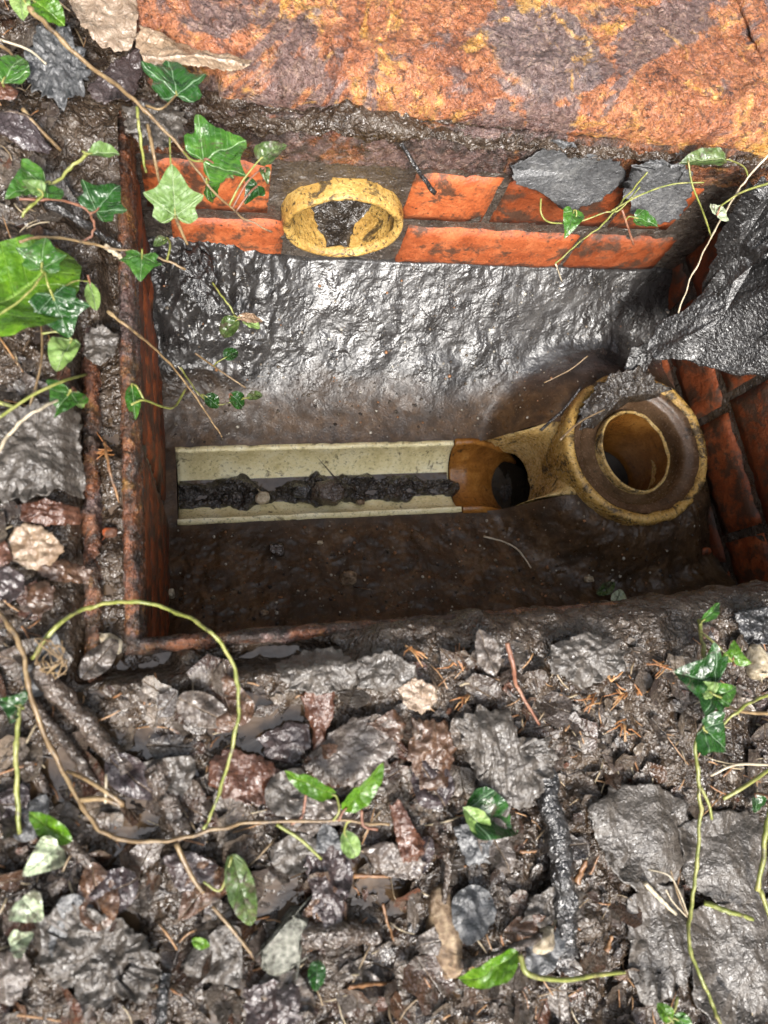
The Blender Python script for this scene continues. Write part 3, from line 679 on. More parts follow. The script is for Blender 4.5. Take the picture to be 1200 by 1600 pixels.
# ================================================================== IRON COVER
def build_cover():
    x0, x1, y0, y1 = -0.066, 0.640, 0.530, 0.960
    xs = np.arange(x0, x1 + 0.001, 0.0022)
    ys = np.concatenate([np.arange(y0, 0.76, 0.0022), np.arange(0.76, y1 + 0.001, 0.01)])
    nx, ny = len(xs), len(ys); gx, gy = np.meshgrid(xs, ys, indexing='ij')
    ex = np.minimum(gx - x0, x1 - gx); ey = np.minimum(gy - y0, y1 - gy)
    e = np.minimum(ex, ey) + 0.003 * fbm(gx * 30, gy * 30, 121, 3)
    top = 0.034 - 0.020 * np.exp(-np.clip(e, 0, 1) / 0.011)
    top = top + 0.004 * np.exp(-((e - 0.035) / 0.016) ** 2)                  # raised border
    fl = fbm(gx * 12, gy * 12, 123, 5)
    plate = sst(0.05, 0.12, fbm(gx * 7, gy * 7, 127, 3)) * 0.0035
    top = top + plate + 0.0030 * fl + 0.0028 * ridge(gx * 40, gy * 40, 129, 3) + 0.0016 * fbm(gx * 150, gy * 150, 131, 2)
    yy = gy - 0.005 * perlin(gx * 14, gx * 0, 133) * sst(y0 + 0.05, y0, gy) - 0.012 * sst(0.1, 0.6, gx) * sst(y0 + 0.10, y0, gy)
    gx = gx + (0.085 * sst(0.60, 0.53, gy)) * np.clip(1 - (gx - x0) / 0.25, 0, 1)
    V = np.stack([gx, yy, top], -1).reshape(-1, 3); Fq = grid_faces(nx, ny).tolist()
    loop = [i * ny for i in range(nx)] + [(nx - 1) * ny + j for j in range(1, ny)] + [i * ny + ny - 1 for i in range(nx - 2, -1, -1)] + [j for j in range(ny - 2, 0, -1)]
    Ls = V[loop]; base = len(V); allV = [V]
    for q, zz in enumerate((0.006, -0.004, -0.012)):
        S = Ls.copy(); cen = np.array([(x0 + x1) / 2, (y0 + y1) / 2])
        off = (S[:, :2] - cen); off /= np.linalg.norm(off, axis=1)[:, None]
        wob = 0.003 * fbm(S[:, 0] * 50 + q * 3, S[:, 1] * 50, 135, 3)
        S[:, :2] += off * (0.002 - 0.002 * q + wob[:, None]); S[:, 2] = zz; allV.append(S)
    k = len(loop)
    for q in range(3):
        a0 = base + (q - 1) * k; b0 = base + q * k
        for a in range(k):
            b = (a + 1) % k
            A1, A2 = (loop[a], loop[b]) if q == 0 else (a0 + a, a0 + b)
            Fq.append((A2, A1, b0 + a, b0 + b))
    Fq.append(tuple(base + 2 * k + a for a in range(k))[::-1])
    r = root('manhole_cover', (0.285, 0.74, 0.0), 'thick flaking rusty cast iron manhole cover lying behind the hole', 'manhole cover')
    part('plate', np.concatenate(allV), Fq, RUST, r)
    # raised rib of the casting, seen at the right
    P = catmull([(0.575, 0.72, 0.040), (0.590, 0.66, 0.041), (0.600, 0.61, 0.040), (0.622, 0.56, 0.036)], 8)
    V, Fc = tube(P, np.full(len(P), 0.010), 9, 0.18, 5); V[:, 2] = 0.036 + (V[:, 2] - 0.036) * 0.55
    part('rib', V, Fc, RUST, r)
build_cover()

# ================================================================== DRAIN
def half_pipe(x0, x1, rad, wallt, zc, yc, n=40, nx=60, drop=None, open_a=0.0):
    """trough with wall thickness: section in yz swept along x"""
    ang = np.linspace(math.pi + open_a, 2 * math.pi - open_a, n)
    inner = np.stack([yc + rad * np.cos(ang), zc + rad * np.sin(ang)], -1)
    outer = np.stack([yc + (rad + wallt) * np.cos(ang[::-1]), zc + (rad + wallt) * np.sin(ang[::-1])], -1)
    sec = np.vstack([inner, outer, inner[:1]])
    xs = np.linspace(x0, x1, nx); V = []
    for x in xs:
        d = 0 if drop is None else drop(x)
        V.append(np.column_stack([np.full(len(sec), x), sec[:, 0] + 0.0006 * fbm(sec[:, 0] * 60 + x * 30, sec[:, 1] * 60, 140, 2), sec[:, 1] + d - 0.0022 * np.clip(fbm(sec[:, 0] * 20 + x * 45, sec[:, 1] * 0 + x * 9, 141, 3) - 0.25, 0, 1) * 3 * (sec[:, 1] > zc - 0.004)]))
    V = np.concatenate(V); Fc = grid_faces(nx, len(sec)).tolist(); k = len(sec)
    Fc.append(tuple(range(k - 1))); Fc.append(tuple((nx - 1) * k + j for j in range(k - 1))[::-1])
    return V, Fc
yc = (CH_Y0 + CH_Y1) / 2; RC = 0.0455
ch = root('drain_channel', (0.14, yc, Z_CH - 0.06), 'cream glazed clay half round channel running along the chamber floor', 'drain channel')
V, Fc = half_pipe(-0.052, CH_X1 - 0.001, RC, 0.0075, Z_CH + 0.003, yc); part('trough', V, Fc, CREAM, ch)
gx, gy = np.meshgrid(np.linspace(-0.050, CH_X1 - 0.003, 30), np.linspace(yc - 0.028, yc + 0.028, 6), indexing='ij')
part('standing_water', np.stack([gx, gy, np.full_like(gx, Z_CH - 0.0390)], -1).reshape(-1, 3), grid_faces(30, 6), SILTW, ch)
# sludge lying in the channel
def sludge_strip():
    xs = np.arange(-0.051, CH_X1 + 0.012, 0.0014); t = np.linspace(-1, 1, 36)
    gx, gt = np.meshgrid(xs, t, indexing='ij')
    wid = (0.019 - 0.010 * sst(0.28, 0.345, gx)) + 0.009 * fbm(gx * 18, gt * 0 + 1, 150, 3) + 0.006 * fbm(gx * 40, gt * 2, 151, 3)
    mid = 0.000 + 0.004 * perlin(gx * 14, gx * 0, 152)
    y = yc - 0.004 + mid + gt * wid
    zin = Z_CH + 0.003 - np.sqrt(np.maximum(RC ** 2 - (y - yc) ** 2, 1e-6))
    hgt = (1 - np.abs(gt) ** 4) * (0.012 + 0.013 * np.clip(fbm(gx * 34, y * 50, 153, 4), -.7, 1.2) + 0.008 * sst(0.10, 0.14, gx) * sst(0.21, 0.17, gx)) - 0.0015
    z = zin + hgt + 0.0012 * ridge(gx * 70, y * 70, 154, 2) * (1 - np.abs(gt) ** 4)
    o = obj('sludge', mesh_np('sludge', np.stack([gx, y, z], -1).reshape(-1, 3), grid_faces(len(xs), len(t), flip=False), SLUDGE))
    struct(o, 'black wet sludge lying along the bottom of the cream channel', 'stuff'); o['category'] = 'sludge'
sludge_strip()

tr = root('drain_trap', (RING[0], RING[1], Z_RING - 0.06), 'salt glazed clay interceptor trap with round socket beside the right wall', 'drain trap')
V, Fc = half_pipe(CH_X1 + 0.0015, 0.475, RC + 0.001, 0.0085, Z_CH + 0.0035, yc, 40, 40, lambda x: -0.110 * max(0, (x - 0.362) / 0.113) ** 1.5)
part('inlet_trough', V, Fc, BROWNG, tr)
# shoulder between the inlet mouth and the socket
def shoulder():
    nu, nv = 34, 40; V = []
    us = np.linspace(0, 1, nu); vs_ = np.linspace(-1, 1, nv)
    R = 0.112
    for u in us:
        for v in vs_:
            # mouth edge: concave arc; socket edge: arc of the ring
            my = yc + 0.060 * v; mx = 0.415 + 0.052 * math.sqrt(max(0, 1 - min(1, abs(v) * 1.0) ** 2)) - 0.028 * max(0, abs(v) - 0.8) * 5
            a = math.pi - v * 0.62; rx = RING[0] + 0.103 * math.cos(a); ry = RING[1] + 0.103 * math.sin(a) * 1.0
            pinch = math.sin(u * math.pi) * 0.010 * v
            x = mx + (rx - mx) * u; y = my + (ry - my) * u - pinch
            z = Z_CH + 0.006 + (Z_RING - 0.008 - Z_CH - 0.006) * (u ** 0.85) + 0.004 * math.sin(u * math.pi) - 0.012 * abs(v) ** 6
            z += 0.0012 * float(fbm(x * 50, y * 50, 160, 3))
            V.append((x, y, z))
    V = np.array(V); Fq = grid_faces(nu, nv).tolist(); n0 = len(V)
    # underside turning down from every edge
    loop = [i * nv for i in range(nu)] + [(nu - 1) * nv + j for j in range(1, nv)] + [i * nv + nv - 1 for i in range(nu - 2, -1, -1)] + [j for j in range(nv - 2, 0, -1)]
    k = len(loop); allV = [V]; prev = loop
    for q, (ins, dz) in enumerate(((-0.0015, -0.004), (-0.0005, -0.009), (0.004, -0.05))):
        S = V[loop].copy(); c = V.mean(0); d = S[:, :2] - c[:2]; d /= np.linalg.norm(d, axis=1)[:, None]
        S[:, :2] -= d * ins; S[:, 2] += dz; allV.append(S); cur = [n0 + q * k + a for a in range(k)]
        for a in range(k):
            b = (a + 1) % k; Fq.append((prev[b], prev[a], cur[a], cur[b]))
        prev = cur
    part('shoulder', np.concatenate(allV), Fq, YELLOW, tr)
shoulder()
def lathe(profile, centre, n=72, tilt=0.0, seed=0, wob=0.0008, shear=(0, 0)):
    pr = np.array(profile); ang = np.linspace(0, 2 * math.pi, n, endpoint=False); V = []
    for a in ang:
        for r_, z in pr:
            x = r_ * math.cos(a); y = r_ * math.sin(a)
            V.append((x, y, z - tilt * x))
    V = np.array(V); w = fbm(V[:, 0] * 45 + V[:, 2] * 30, V[:, 1] * 45, seed, 3)
    rr = np.hypot(V[:, 0], V[:, 1])[:, None] + 1e-6
    V[:, :2] += V[:, :2] / rr * (wob * w)[:, None]; V[:, 2] += wob * w
    V[:, 0] += shear[0] * V[:, 2]; V[:, 1] += shear[1] * V[:, 2]
    V += np.array(centre)
    return V, grid_faces(n, len(pr), wrap_u=True)
cz = (RING[0], RING[1], Z_RING)
V, Fc = lathe([(0.100, -0.10), (0.107, -0.05), (0.1085, -0.010), (0.107, -0.003), (0.1045, 0.0), (0.099, 0.0), (0.0955, -0.002), (0.0935, -0.006)], cz, seed=171, wob=0.0016); rim = part('socket_rim', V, Fc, BOREM, tr)
pcen = (RING[0] + 0.018, RING[1] + 0.004, Z_RING - 0.036)
prof = [(0.0938, -0.0045), (0.091, -0.011), (0.087, -0.0135), (0.081, -0.0145), (0.0775, -0.0185), (0.076, -0.030), (0.072, -0.036), (0.066, -0.042), (0.0595, -0.048)]
V = []
for a_ in np.linspace(0, 2 * math.pi, 72, endpoint=False):
    for r_, z_ in prof:
        t_ = np.clip((0.0775 - r_) / 0.018, 0, 1); w_ = 0.0012 * float(fbm(math.cos(a_) * 4 + z_ * 60, math.sin(a_) * 4, 175, 3))
        V.append((RING[0] + (0.018) * t_ + (r_ + w_) * math.cos(a_), RING[1] + 0.004 * t_ + (r_ + w_) * math.sin(a_), Z_RING + z_ + w_ - 0.006 * t_ * math.cos(a_)))
part('socket_ledge', np.array(V), grid_faces(72, len(prof), wrap_u=True), DARKG, rim)
V, Fc = lathe([(0.0615, -0.05), (0.0615, -0.004), (0.0605, -0.001), (0.0590, 0.0), (0.0575, -0.001), (0.0568, -0.004)], pcen, tilt=0.20, seed=181, wob=0.0010); pipe = part('upright_pipe', V, Fc, YELLOW, tr)
V, Fc = lathe([(0.0569, -0.0035), (0.0560, -0.03), (0.0555, -0.08), (0.0545, -0.15), (0.046, -0.19), (0.030, -0.20), (0.001, -0.20)], pcen, tilt=0.20, seed=185, wob=0.0008, shear=(-0.10, 0.05)); part('bore', V, Fc, BROWNG, pipe)
V, Fc = lathe([(0.050, 0.0), (0.03, 0.0006), (0.0005, 0.0)], (pcen[0] + 0.0135, pcen[1] - 0.006, pcen[2] - 0.135), 40, wob=0.0003); part('standing_water', V, Fc, WATER, pipe)
# silty water standing in the inlet mouth, with a clod at its far side
ang = np.linspace(0, 2 * np.pi, 48, endpoint=False); rr_ = np.linspace(0.02, 1, 12); gr, ga = np.meshgrid(rr_, ang, indexing='ij')
V = np.stack([0.437 + 0.048 * gr * np.cos(ga), yc + 0.043 * gr * np.sin(ga), np.full_like(gr, Z_CH - 0.080) + 0.0006 * fbm(gr * np.cos(ga) * 4, gr * np.sin(ga) * 4, 190, 2)], -1).reshape(-1, 3)
Fq = [(i * 48 + j, (i + 1) * 48 + j, (i + 1) * 48 + (j + 1) % 48, i * 48 + (j + 1) % 48) for i in range(11) for j in range(48)] + [tuple(range(48))]
part('silty_water', V, Fq, WATER, tr)
cl = np.stack([0.440 + 0.010 * gr * np.cos(ga), yc - 0.006 + 0.013 * gr * np.sin(ga), Z_CH - 0.081 + (1 - gr ** 3) * (0.010 + 0.008 * fbm(gr * np.cos(ga) * 3, gr * np.sin(ga) * 3, 192, 4))], -1).reshape(-1, 3)
part('clod', cl, Fq, SLUDGE, tr)

# inlet pipe in the north wall
def inlet():
    cx, czz = pc; r = root('inlet_pipe', (cx, YF, czz - 0.07), 'round ochre clay inlet pipe in the far brick wall, mud inside', 'pipe')
    def ring(prof, mat, name, seed):
        n = 72; V = []
        for a in np.linspace(0, 2 * math.pi, n, endpoint=False):
            for rr, dy in prof:
                w = 0.0012 * float(fbm(math.cos(a) * 3 + dy * 40, math.sin(a) * 3, seed, 3))
                V.append((cx + (rr + w) * math.cos(a), YF + dy + w, czz + (rr + w) * math.sin(a) * 0.84))
        part(name, V, grid_faces(n, len(prof), wrap_u=True, flip=True), mat, r)
    ring([(0.069, 0.05), (0.070, -0.006), (0.069, -0.015), (0.0675, -0.019), (0.0645, -0.0195), (0.0615, -0.018), (0.0590, -0.011)], BOREM, 'collar', 200)
    ring([(0.0592, -0.0115), (0.0575, 0.02), (0.056, 0.10), (0.055, 0.24), (0.03, 0.25), (0.001, 0.25)], BOREM, 'bore', 203)
    ys = np.linspace(-0.012, 0.22, 60); t = np.linspace(-1, 1, 26); gy, gt = np.meshgrid(ys, t, indexing='ij')
    wid = 0.016 + 0.040 * sst(0.0, 0.07, gy) + 0.008 * fbm(gy * 45, gt, 206, 3)
    x = gt * wid + 0.002; z = -np.sqrt(np.maximum(0.0570 ** 2 - x ** 2, 1e-6)) + (1 - gt ** 4) * (0.006 + 0.040 * sst(0.02, 0.12, gy) + 0.005 * fbm(gy * 40, x * 60, 207, 3)) - 0.001
    part('mud_deposit', np.stack([cx + x, YF + gy, czz + z * 0.84], -1).reshape(-1, 3), grid_faces(60, 26, flip=True), SLUDGE, r)
inlet()

# ================================================================== SHEETS (rotten leaves, rags)
def resample(P, n):
    P = np.asarray(P, float); Q = np.vstack([P, P[:1]]); d = np.r_[0, np.cumsum(np.linalg.norm(np.diff(Q, axis=0)[:, :2], axis=1))]
    s = np.linspace(0, d[-1], n, endpoint=False); return np.stack([np.interp(s, d, Q[:, k]) for k in range(Q.shape[1])], -1)
SHEETS = []
def sheet(name, label, cat, outline, mat, amp=0.005, freq=35, lift=0.004, seed=1, rag=0.05, group=None, dome=0.003, rings=None, fold=None, stretch=(1, 1), drop=None, skirt=0.0014, axis_px=None):
    """sheet with torn outline given in photograph pixels [(px,py)] on the ground, or [(px,py,drop)] elsewhere"""
    O = np.asarray(outline, float)
    c = O.mean(0); perim = np.sum(np.linalg.norm(np.diff(np.vstack([O, O[:1]]), axis=0)[:, :2], axis=1))
    n = int(np.clip(perim / 3.5, 48, 190)); O = resample(O, n)
    ang = np.linspace(0, 2 * np.pi, n, endpoint=False)
    jag = 1 + 2.2 * rag * fbm(np.cos(ang) * 5 + seed, np.sin(ang) * 5, seed % 60, 3, 0.5)
    R = rings or int(np.clip(perim / 18, 12, 34)); V = []
    for s in np.linspace(0.02, 1, R):
        V.append(c + (O - c) * (s * (1 + (jag - 1) * s))[:, None])
    Q = np.stack(V, 0)                                     # R x n x (2|3)
    if Q.shape[2] == 2:
        cd = CAM_H - float(np.mean(H(*np.array([at(a, b, CAM_H)[:2] for a, b in O[:, :2]]).T)))
    W = np.empty(Q.shape[:2] + (3,))
    for i in range(R):
        for j in range(n):
            W[i, j] = at(Q[i, j, 0], Q[i, j, 1], cd if Q.shape[2] == 2 else Q[i, j, 2])
    x, y = W[..., 0], W[..., 1]
    SHEETS.append(W[-1, :, :2].copy())
    if Q.shape[2] == 2:
        # ride on the smoothed ground
        hs_ = (H(x, y) + H(x + 0.004, y) + H(x - 0.004, y) + H(x, y + 0.004) + H(x, y - 0.004)) / 5
        cc = np.mean(hs_); W[..., 2] = cc + (hs_ - cc) * 0.5 + lift + 0.004
    s = np.linspace(0.02, 1, R)[:, None]
    fxx, fyy = x * stretch[0], y * stretch[1]
    wx = fxx + 0.3 / freq * perlin(fxx * freq * .7, fyy * freq * .7, seed + 3)
    nz = ridge(wx * freq, fyy * freq, seed % 70 + 11, 3) * 0.7 + 0.5 * fbm(x * freq * 2.2, y * freq * 2.2, seed % 70 + 5, 3)
    freq2 = 1.7 * freq
    nz = nz + 0.45 * ridge(wx * freq2 + 4, fyy * freq2, seed % 70 + 17, 2)
    W[..., 2] += amp * 0.85 * nz + 0.35 * dome * (1 - s ** 2) + s ** 4 * 0.004 * perlin(x * 40, y * 40, seed % 50 + 2)
    if fold is not None: W[..., 2] += fold(x, y)
    ns = R; F1 = []
    S1 = W[-1].copy(); S1[:, 2] -= skirt * 0.35; S2 = W[-1].copy(); cw = W[0].mean(0); S2 += (cw - S2) * 0.5; S2[:, 2] = W[-1][:, 2] - skirt
    allV = np.concatenate([W.reshape(-1, 3), S1, S2])
    for i in range(R + 1):
        a0, b0 = i * n, (i + 1) * n
        for j in range(n):
            k = (j + 1) % n; F1.append((a0 + j, b0 + j, b0 + k, a0 + k))
    F1.append(tuple(range(n)))
    a = axis_px
    loc = allV[:n].mean(0)
    if a is None: u = np.zeros((len(allV), 2)); u[:, 0] = 3.0; u[:, 1] = -3.0
    else:
        A = at(a[0], a[1], CAM_H)[:2]; Bq = at(a[2], a[3], CAM_H)[:2]; L = np.linalg.norm(Bq - A); d = (Bq - A) / L
        rel = allV[:, :2] - A; u = np.stack([(rel @ np.array([d[1], -d[0]])) / L, (rel @ d) / L], -1)
    me = mesh_np(name, allV - loc, F1, mat, uv=u)
    o = obj(name, me); o.location = loc; tag(o, label, cat, group); return o
DLg = 'dead leaves in the mud'
sheet('dead_leaf', 'pale grey tan rotten leaf against the top left side of the rusty cover', 'leaf', [(105, 0), (112, 40), (130, 70), (150, 100), (185, 118), (215, 105), (222, 60), (212, 20), (205, -30), (110, -30)], RAG_TAN, 0.004, 40, 0.022, 3, 0.04, DLg, axis_px=(170, 120, 150, -40))
sheet('dead_leaf', 'crumpled slate grey dead leaf at top left, below the long vine', 'leaf', [(50, 120), (70, 85), (90, 68), (118, 80), (135, 110), (148, 140), (135, 170), (110, 196), (75, 188), (52, 160)], RAG_BLUE, 0.007, 60, 0.016, 4, 0.09, DLg)
sheet('dead_leaf', 'tan brown leaf tucked under the lower left corner of the rusty cover', 'leaf', [(228, 118), (270, 120), (320, 122), (380, 140), (388, 170), (350, 184), (290, 178), (240, 172), (222, 145)], DEAD_TAN, 0.003, 40, 0.044, 5, 0.04, DLg, dome=0.006, axis_px=(225, 150, 395, 160))
sheet('dead_leaf', 'plum black wet leaf between grey leaf and tan brown leaf', 'leaf', [(142, 170), (165, 140), (195, 115), (222, 98), (224, 140), (210, 185), (180, 192), (155, 188)], DEAD_PURPLE, 0.004, 50, 0.014, 6, 0.05, DLg)
sheet('dead_leaf', 'dark plum ribbed leaf at the left edge, near the top', 'leaf', [(-15, 205), (20, 196), (60, 212), (86, 250), (50, 254), (10, 235), (-15, 232)], DEAD_PURPLE, 0.002, 60, 0.016, 7, 0.04, DLg, axis_px=(-20, 218, 90, 252))
sheet('dead_leaf', 'orange brown curled leaf at the left edge, top left', 'leaf', [(-10, 168), (20, 165), (44, 180), (40, 196), (10, 195), (-10, 190)], DEAD_RED, 0.003, 60, 0.020, 8, 0.05, DLg)
sheet('dead_leaf', 'mottled grey sodden leaf beside the two upright green stems', 'leaf', [(198, 195), (225, 180), (262, 182), (292, 200), (290, 240), (262, 262), (225, 255), (202, 230)], RAG_GREY, 0.006, 60, 0.010, 9, 0.08, DLg)
sheet('dead_leaf', 'slate grey leaf draped over the far bricks below the rusty cover', 'leaf', [(796, 262, .635), (830, 246, .62), (862, 222, .60), (898, 222, .60), (925, 245, .61), (968, 252, .615), (978, 280, .64), (940, 312, .67), (905, 326, .68), (885, 332, .685), (862, 312, .67), (830, 296, .655), (802, 282, .645)], RAG_BLUE, 0.003, 35, 0, 10, 0.04, DLg, dome=0.008)
sheet('dead_leaf', 'dark grey streaked leaf by the far right corner of the chamber', 'leaf', [(985, 262, .61), (1030, 252, .60), (1075, 262, .60), (1082, 300, .63), (1060, 345, .67), (1020, 352, .68), (985, 335, .67), (968, 300, .65)], RAG_BLUE, 0.005, 40, 0, 11, 0.06, DLg, dome=0.004)
sheet('wet_rag', 'big black wet cloth hanging over the right brick wall above the trap', 'rag', [(1008, 548, .80), (1025, 505, .775), (1064, 488, .75), (1096, 458, .725), (1122, 420, .70), (1158, 385, .67), (1215, 340, .64), (1260, 420, .63), (1250, 560, .70), (1200, 588, .735), (1140, 586, .76), (1090, 570, .775), (1050, 562, .785), (1020, 562, .795)], RAG_DARK, 0.007, 15, 0, 12, 0.02, dome=0.02, stretch=(0.5, 1.7), rings=40)
sheet('wet_rag', 'narrow black cloth strip hanging onto the rim of the round socket', 'rag', [(985, 545, .83), (1012, 535, .82), (1020, 560, .83), (1008, 585, .845), (998, 612, .855), (978, 610, .86), (972, 580, .85)], RAG_DARK, 0.003, 50, 0, 13, 0.05, dome=0.005)
sheet('mud_slump', 'grey sodden mud slumped over the far right corner above the black cloth', 'mud', [(1112, 410, .70), (1128, 360, .66), (1146, 318, .625), (1172, 285, .60), (1230, 270, .59), (1240, 380, .62), (1190, 405, .65), (1150, 425, .69), (1118, 455, .725), (1098, 468, .735), (1096, 445, .725)], RAG_DARK, 0.006, 40, 0, 14, 0.06, dome=0.010)
sheet('dead_leaf', 'large pale grey flat leaf at the left edge beside the frame', 'leaf', [(-20, 700), (20, 670), (60, 655), (105, 640), (135, 655), (130, 690), (138, 740), (136, 785), (100, 778), (60, 795), (20, 800), (-20, 800)], RAG_GREY, 0.005, 35, 0.016, 15, 0.05, DLg)
sheet('mud_clump', 'black sludge smeared over the far left part of the round socket', 'mud', [(905, 640, .855), (935, 600, .845), (965, 580, .84), (1000, 578, .84), (1030, 592, .845), (1042, 612, .855), (1015, 625, .872), (985, 628, .875), (955, 645, .875), (925, 672, .87), (905, 670, .862)], SLUDGE, 0.003, 45, 0, 16, 0.08, dome=0.006)
sheet('mud_clump', 'dark brown clump of silt in the far left corner of the benching', 'mud', [(285, 395, .79), (310, 388, .79), (330, 405, .80), (338, 440, .805), (345, 480, .815), (328, 500, .825), (305, 475, .815), (285, 455, .805), (278, 420, .795)], RAG_DARK, 0.006, 45, 0, 17, 0.08, dome=0.012)
for i, (P, mt, lb) in enumerate([
    ([(22, 850), (50, 822), (90, 838), (106, 862), (85, 890), (50, 895), (28, 880)], DEAD_TAN, 'glossy tan brown curled leaf left of the frame, below the grey leaf'),
    ([(0, 905), (25, 890), (48, 905), (50, 930), (28, 948), (2, 935)], DEAD_PURPLE, 'small plum leaf at the left edge, below the tan curled leaf'),
    ([(55, 925), (80, 912), (95, 925), (92, 955), (70, 968), (56, 950)], DEAD_BROWN, 'pale edged brown leaf scrap beside the outer lip of the frame'),
    ([(40, 800), (80, 790), (130, 798), (128, 822), (80, 830), (45, 822)], DEAD_RED, 'flat russet leaf just under the large pale grey leaf'),
    ([(60, 890), (110, 880), (150, 895), (140, 915), (90, 915)], DEAD_BROWN, 'narrow brown leaf pressed against the outer lip of the frame'),
    ([(140, 545), (165, 530), (192, 545), (185, 575), (160, 590), (138, 575)], RAG_GREY, 'grey crumpled scrap beside the frame, below the big ivy leaf'),
    ([(0, 860), (20, 850), (30, 880), (14, 900), (-6, 890)], DEAD_RED, 'russet leaf end at the left edge of the leaf pile')]):
    sheet('dead_leaf', lb, 'leaf', P, mt, 0.004, 60, 0.012 + 0.003 * (i % 3), 20 + i, 0.06, DLg, dome=0.007)
for i, (P, mt, lb, a) in enumerate([
    ([(428, 1040), (470, 1018), (520, 1012), (552, 1040), (550, 1072), (500, 1085), (450, 1078)], RAG_GREY, 'rounded grey sodden lump in front of the near rim', .006),
    ([(552, 1030), (600, 1018), (640, 1040), (650, 1062), (600, 1082), (556, 1074)], RAG_GREY, 'smooth grey brown flap right of the rounded grey lump', .004),
    ([(615, 1075), (640, 1058), (672, 1072), (678, 1092), (655, 1115), (628, 1105)], RAG_TAN, 'pale beige ragged leaf beside the grey brown flap', .005),
    ([(468, 1085), (490, 1068), (520, 1078), (518, 1120), (505, 1150), (510, 1180), (488, 1178), (486, 1140), (474, 1110)], DEAD_RED, 'spoon shaped reddish leaf with pale midrib below the grey lump', .003),
    ([(508, 1150), (540, 1125), (585, 1112), (618, 1128), (612, 1170), (590, 1205), (545, 1228), (500, 1222), (470, 1200), (490, 1175)], DEAD_GREY, 'large mottled grey leaf in the middle of the near mud', .003),
    ([(400, 1150), (450, 1125), (480, 1130), (482, 1165), (455, 1192), (415, 1182)], DEAD_PURPLE, 'dark wet leaf left of the spoon shaped leaf', .004),
    ([(328, 1185), (362, 1165), (410, 1180), (442, 1205), (440, 1240), (400, 1252), (352, 1242), (325, 1215)], DEAD_RED, 'russet brown flat leaf under the arching green vine', .003),
    ([(695, 1120), (740, 1104), (782, 1110), (792, 1150), (845, 1150), (852, 1200), (825, 1250), (780, 1266), (740, 1255), (728, 1205), (715, 1160)], RAG_GREY, 'big pleated slate grey rag right of centre in the near mud', .008),
    ([(472, 1345), (482, 1312), (505, 1318), (530, 1308), (538, 1335), (534, 1395), (530, 1438), (502, 1442), (486, 1400)], DEAD_PURPLE, 'glossy purple grey upright leaf above the grey wedge stone', .005),
    ([(602, 1252), (620, 1248), (640, 1290), (660, 1312), (650, 1345), (622, 1340), (612, 1300)], DEAD_RED, 'folded reddish brown leaf right of the bright green leaves', .007),
    ([(55, 1430), (100, 1405), (165, 1412), (215, 1445), (250, 1480), (248, 1520), (225, 1555), (190, 1548), (160, 1520), (105, 1535), (65, 1495)], RAG_GREY, 'twisted grey rag in the lower left corner', .009),
    ([(972, 1400), (1010, 1372), (1066, 1385), (1075, 1450), (1072, 1510), (1048, 1552), (1000, 1568), (976, 1510)], RAG_GREY, 'upright grey slab of matted fibre at lower right', .0035),
    ([(1050, 1290), (1110, 1262), (1176, 1268), (1190, 1340), (1180, 1400), (1120, 1412), (1068, 1380)], RAG_GREY, 'flat grey mat under the yellow green vine, lower right', .0035),
    ([(908, 1262), (950, 1225), (1010, 1222), (1060, 1245), (1075, 1305), (1050, 1372), (985, 1390), (940, 1350)], RAG_GREY, 'smooth grey brown mat left of the yellow green vine', .0035),
    ([(1070, 1420), (1130, 1405), (1210, 1400), (1230, 1500), (1215, 1600), (1120, 1610), (1075, 1560)], RAG_GREY, 'wide grey mat in the lower right corner', .0035),
    ([(560, 1320), (600, 1305), (660, 1340), (650, 1370), (590, 1362)], DEAD_GREY, 'bluish grey leaf flap below the small light green leaf', .004),
    ([(700, 1290), (745, 1275), (790, 1300), (780, 1340), (720, 1345)], RAG_BLUE, 'dark slate flap beside the rolled dark green leaf', .005),
    ([(820, 1395), (870, 1370), (905, 1390), (890, 1425), (840, 1440), (800, 1430)], RAG_GREY, 'light grey torn fibre lump near the lower right stick', .006),
    ([(440, 1245), (500, 1240), (560, 1262), (550, 1285), (480, 1280)], DEAD_GREY, 'grey brown flat leaf under the two bright green leaves', .003),
    ([(640, 1120), (690, 1125), (705, 1175), (690, 1225), (650, 1230), (630, 1180)], DEAD_BROWN, 'brown crumbled leaf left of the pleated slate grey rag', .005),
    ([(850, 1010), (905, 990), (960, 1000), (965, 1050), (900, 1075), (850, 1050)], RAG_GREY, 'grey smeared lump on the rim in front of the trap', .005),
    ([(570, 1130), (610, 1105), (630, 1130), (620, 1160)], DEAD_BROWN, 'small brown scrap above the large mottled grey leaf', .003),
    ([(255, 1330), (300, 1322), (340, 1345), (330, 1385), (280, 1385)], DEAD_PURPLE, 'black wet leaf left of the olive muddy leaf', .004),
    ([(380, 1540), (420, 1520), (465, 1530), (470, 1580), (430, 1610), (385, 1600)], DEAD_PURPLE, 'plum grey wet leaf below the grey wedge stone', .005),
    ([(0, 1480), (40, 1470), (60, 1510), (30, 1560), (-10, 1550)], DEAD_GREY, 'grey leaf at the left edge beside the twisted rag', .004),
    ([(1130, 960), (1180, 950), (1210, 975), (1200, 1010), (1150, 1005)], RAG_DARK, 'dark grey leaf at the right edge on the near rim', .004)]):
    sheet('dead_leaf' if 'rag' not in lb.split() else 'wet_rag', lb, 'leaf' if 'rag' not in lb.split() else 'rag', P, mt, a, 20 if a == .0035 else 45 if a < .006 else 30, 0.013 if i == 7 else 0.001 if a == .0035 else 0.007, 40 + i, 0.025 if a == .0035 else 0.06, DLg if 'rag' not in lb.split() else None, dome=0.005, stretch=(2.0, 0.45) if i in (7, 11) else (1, 1))

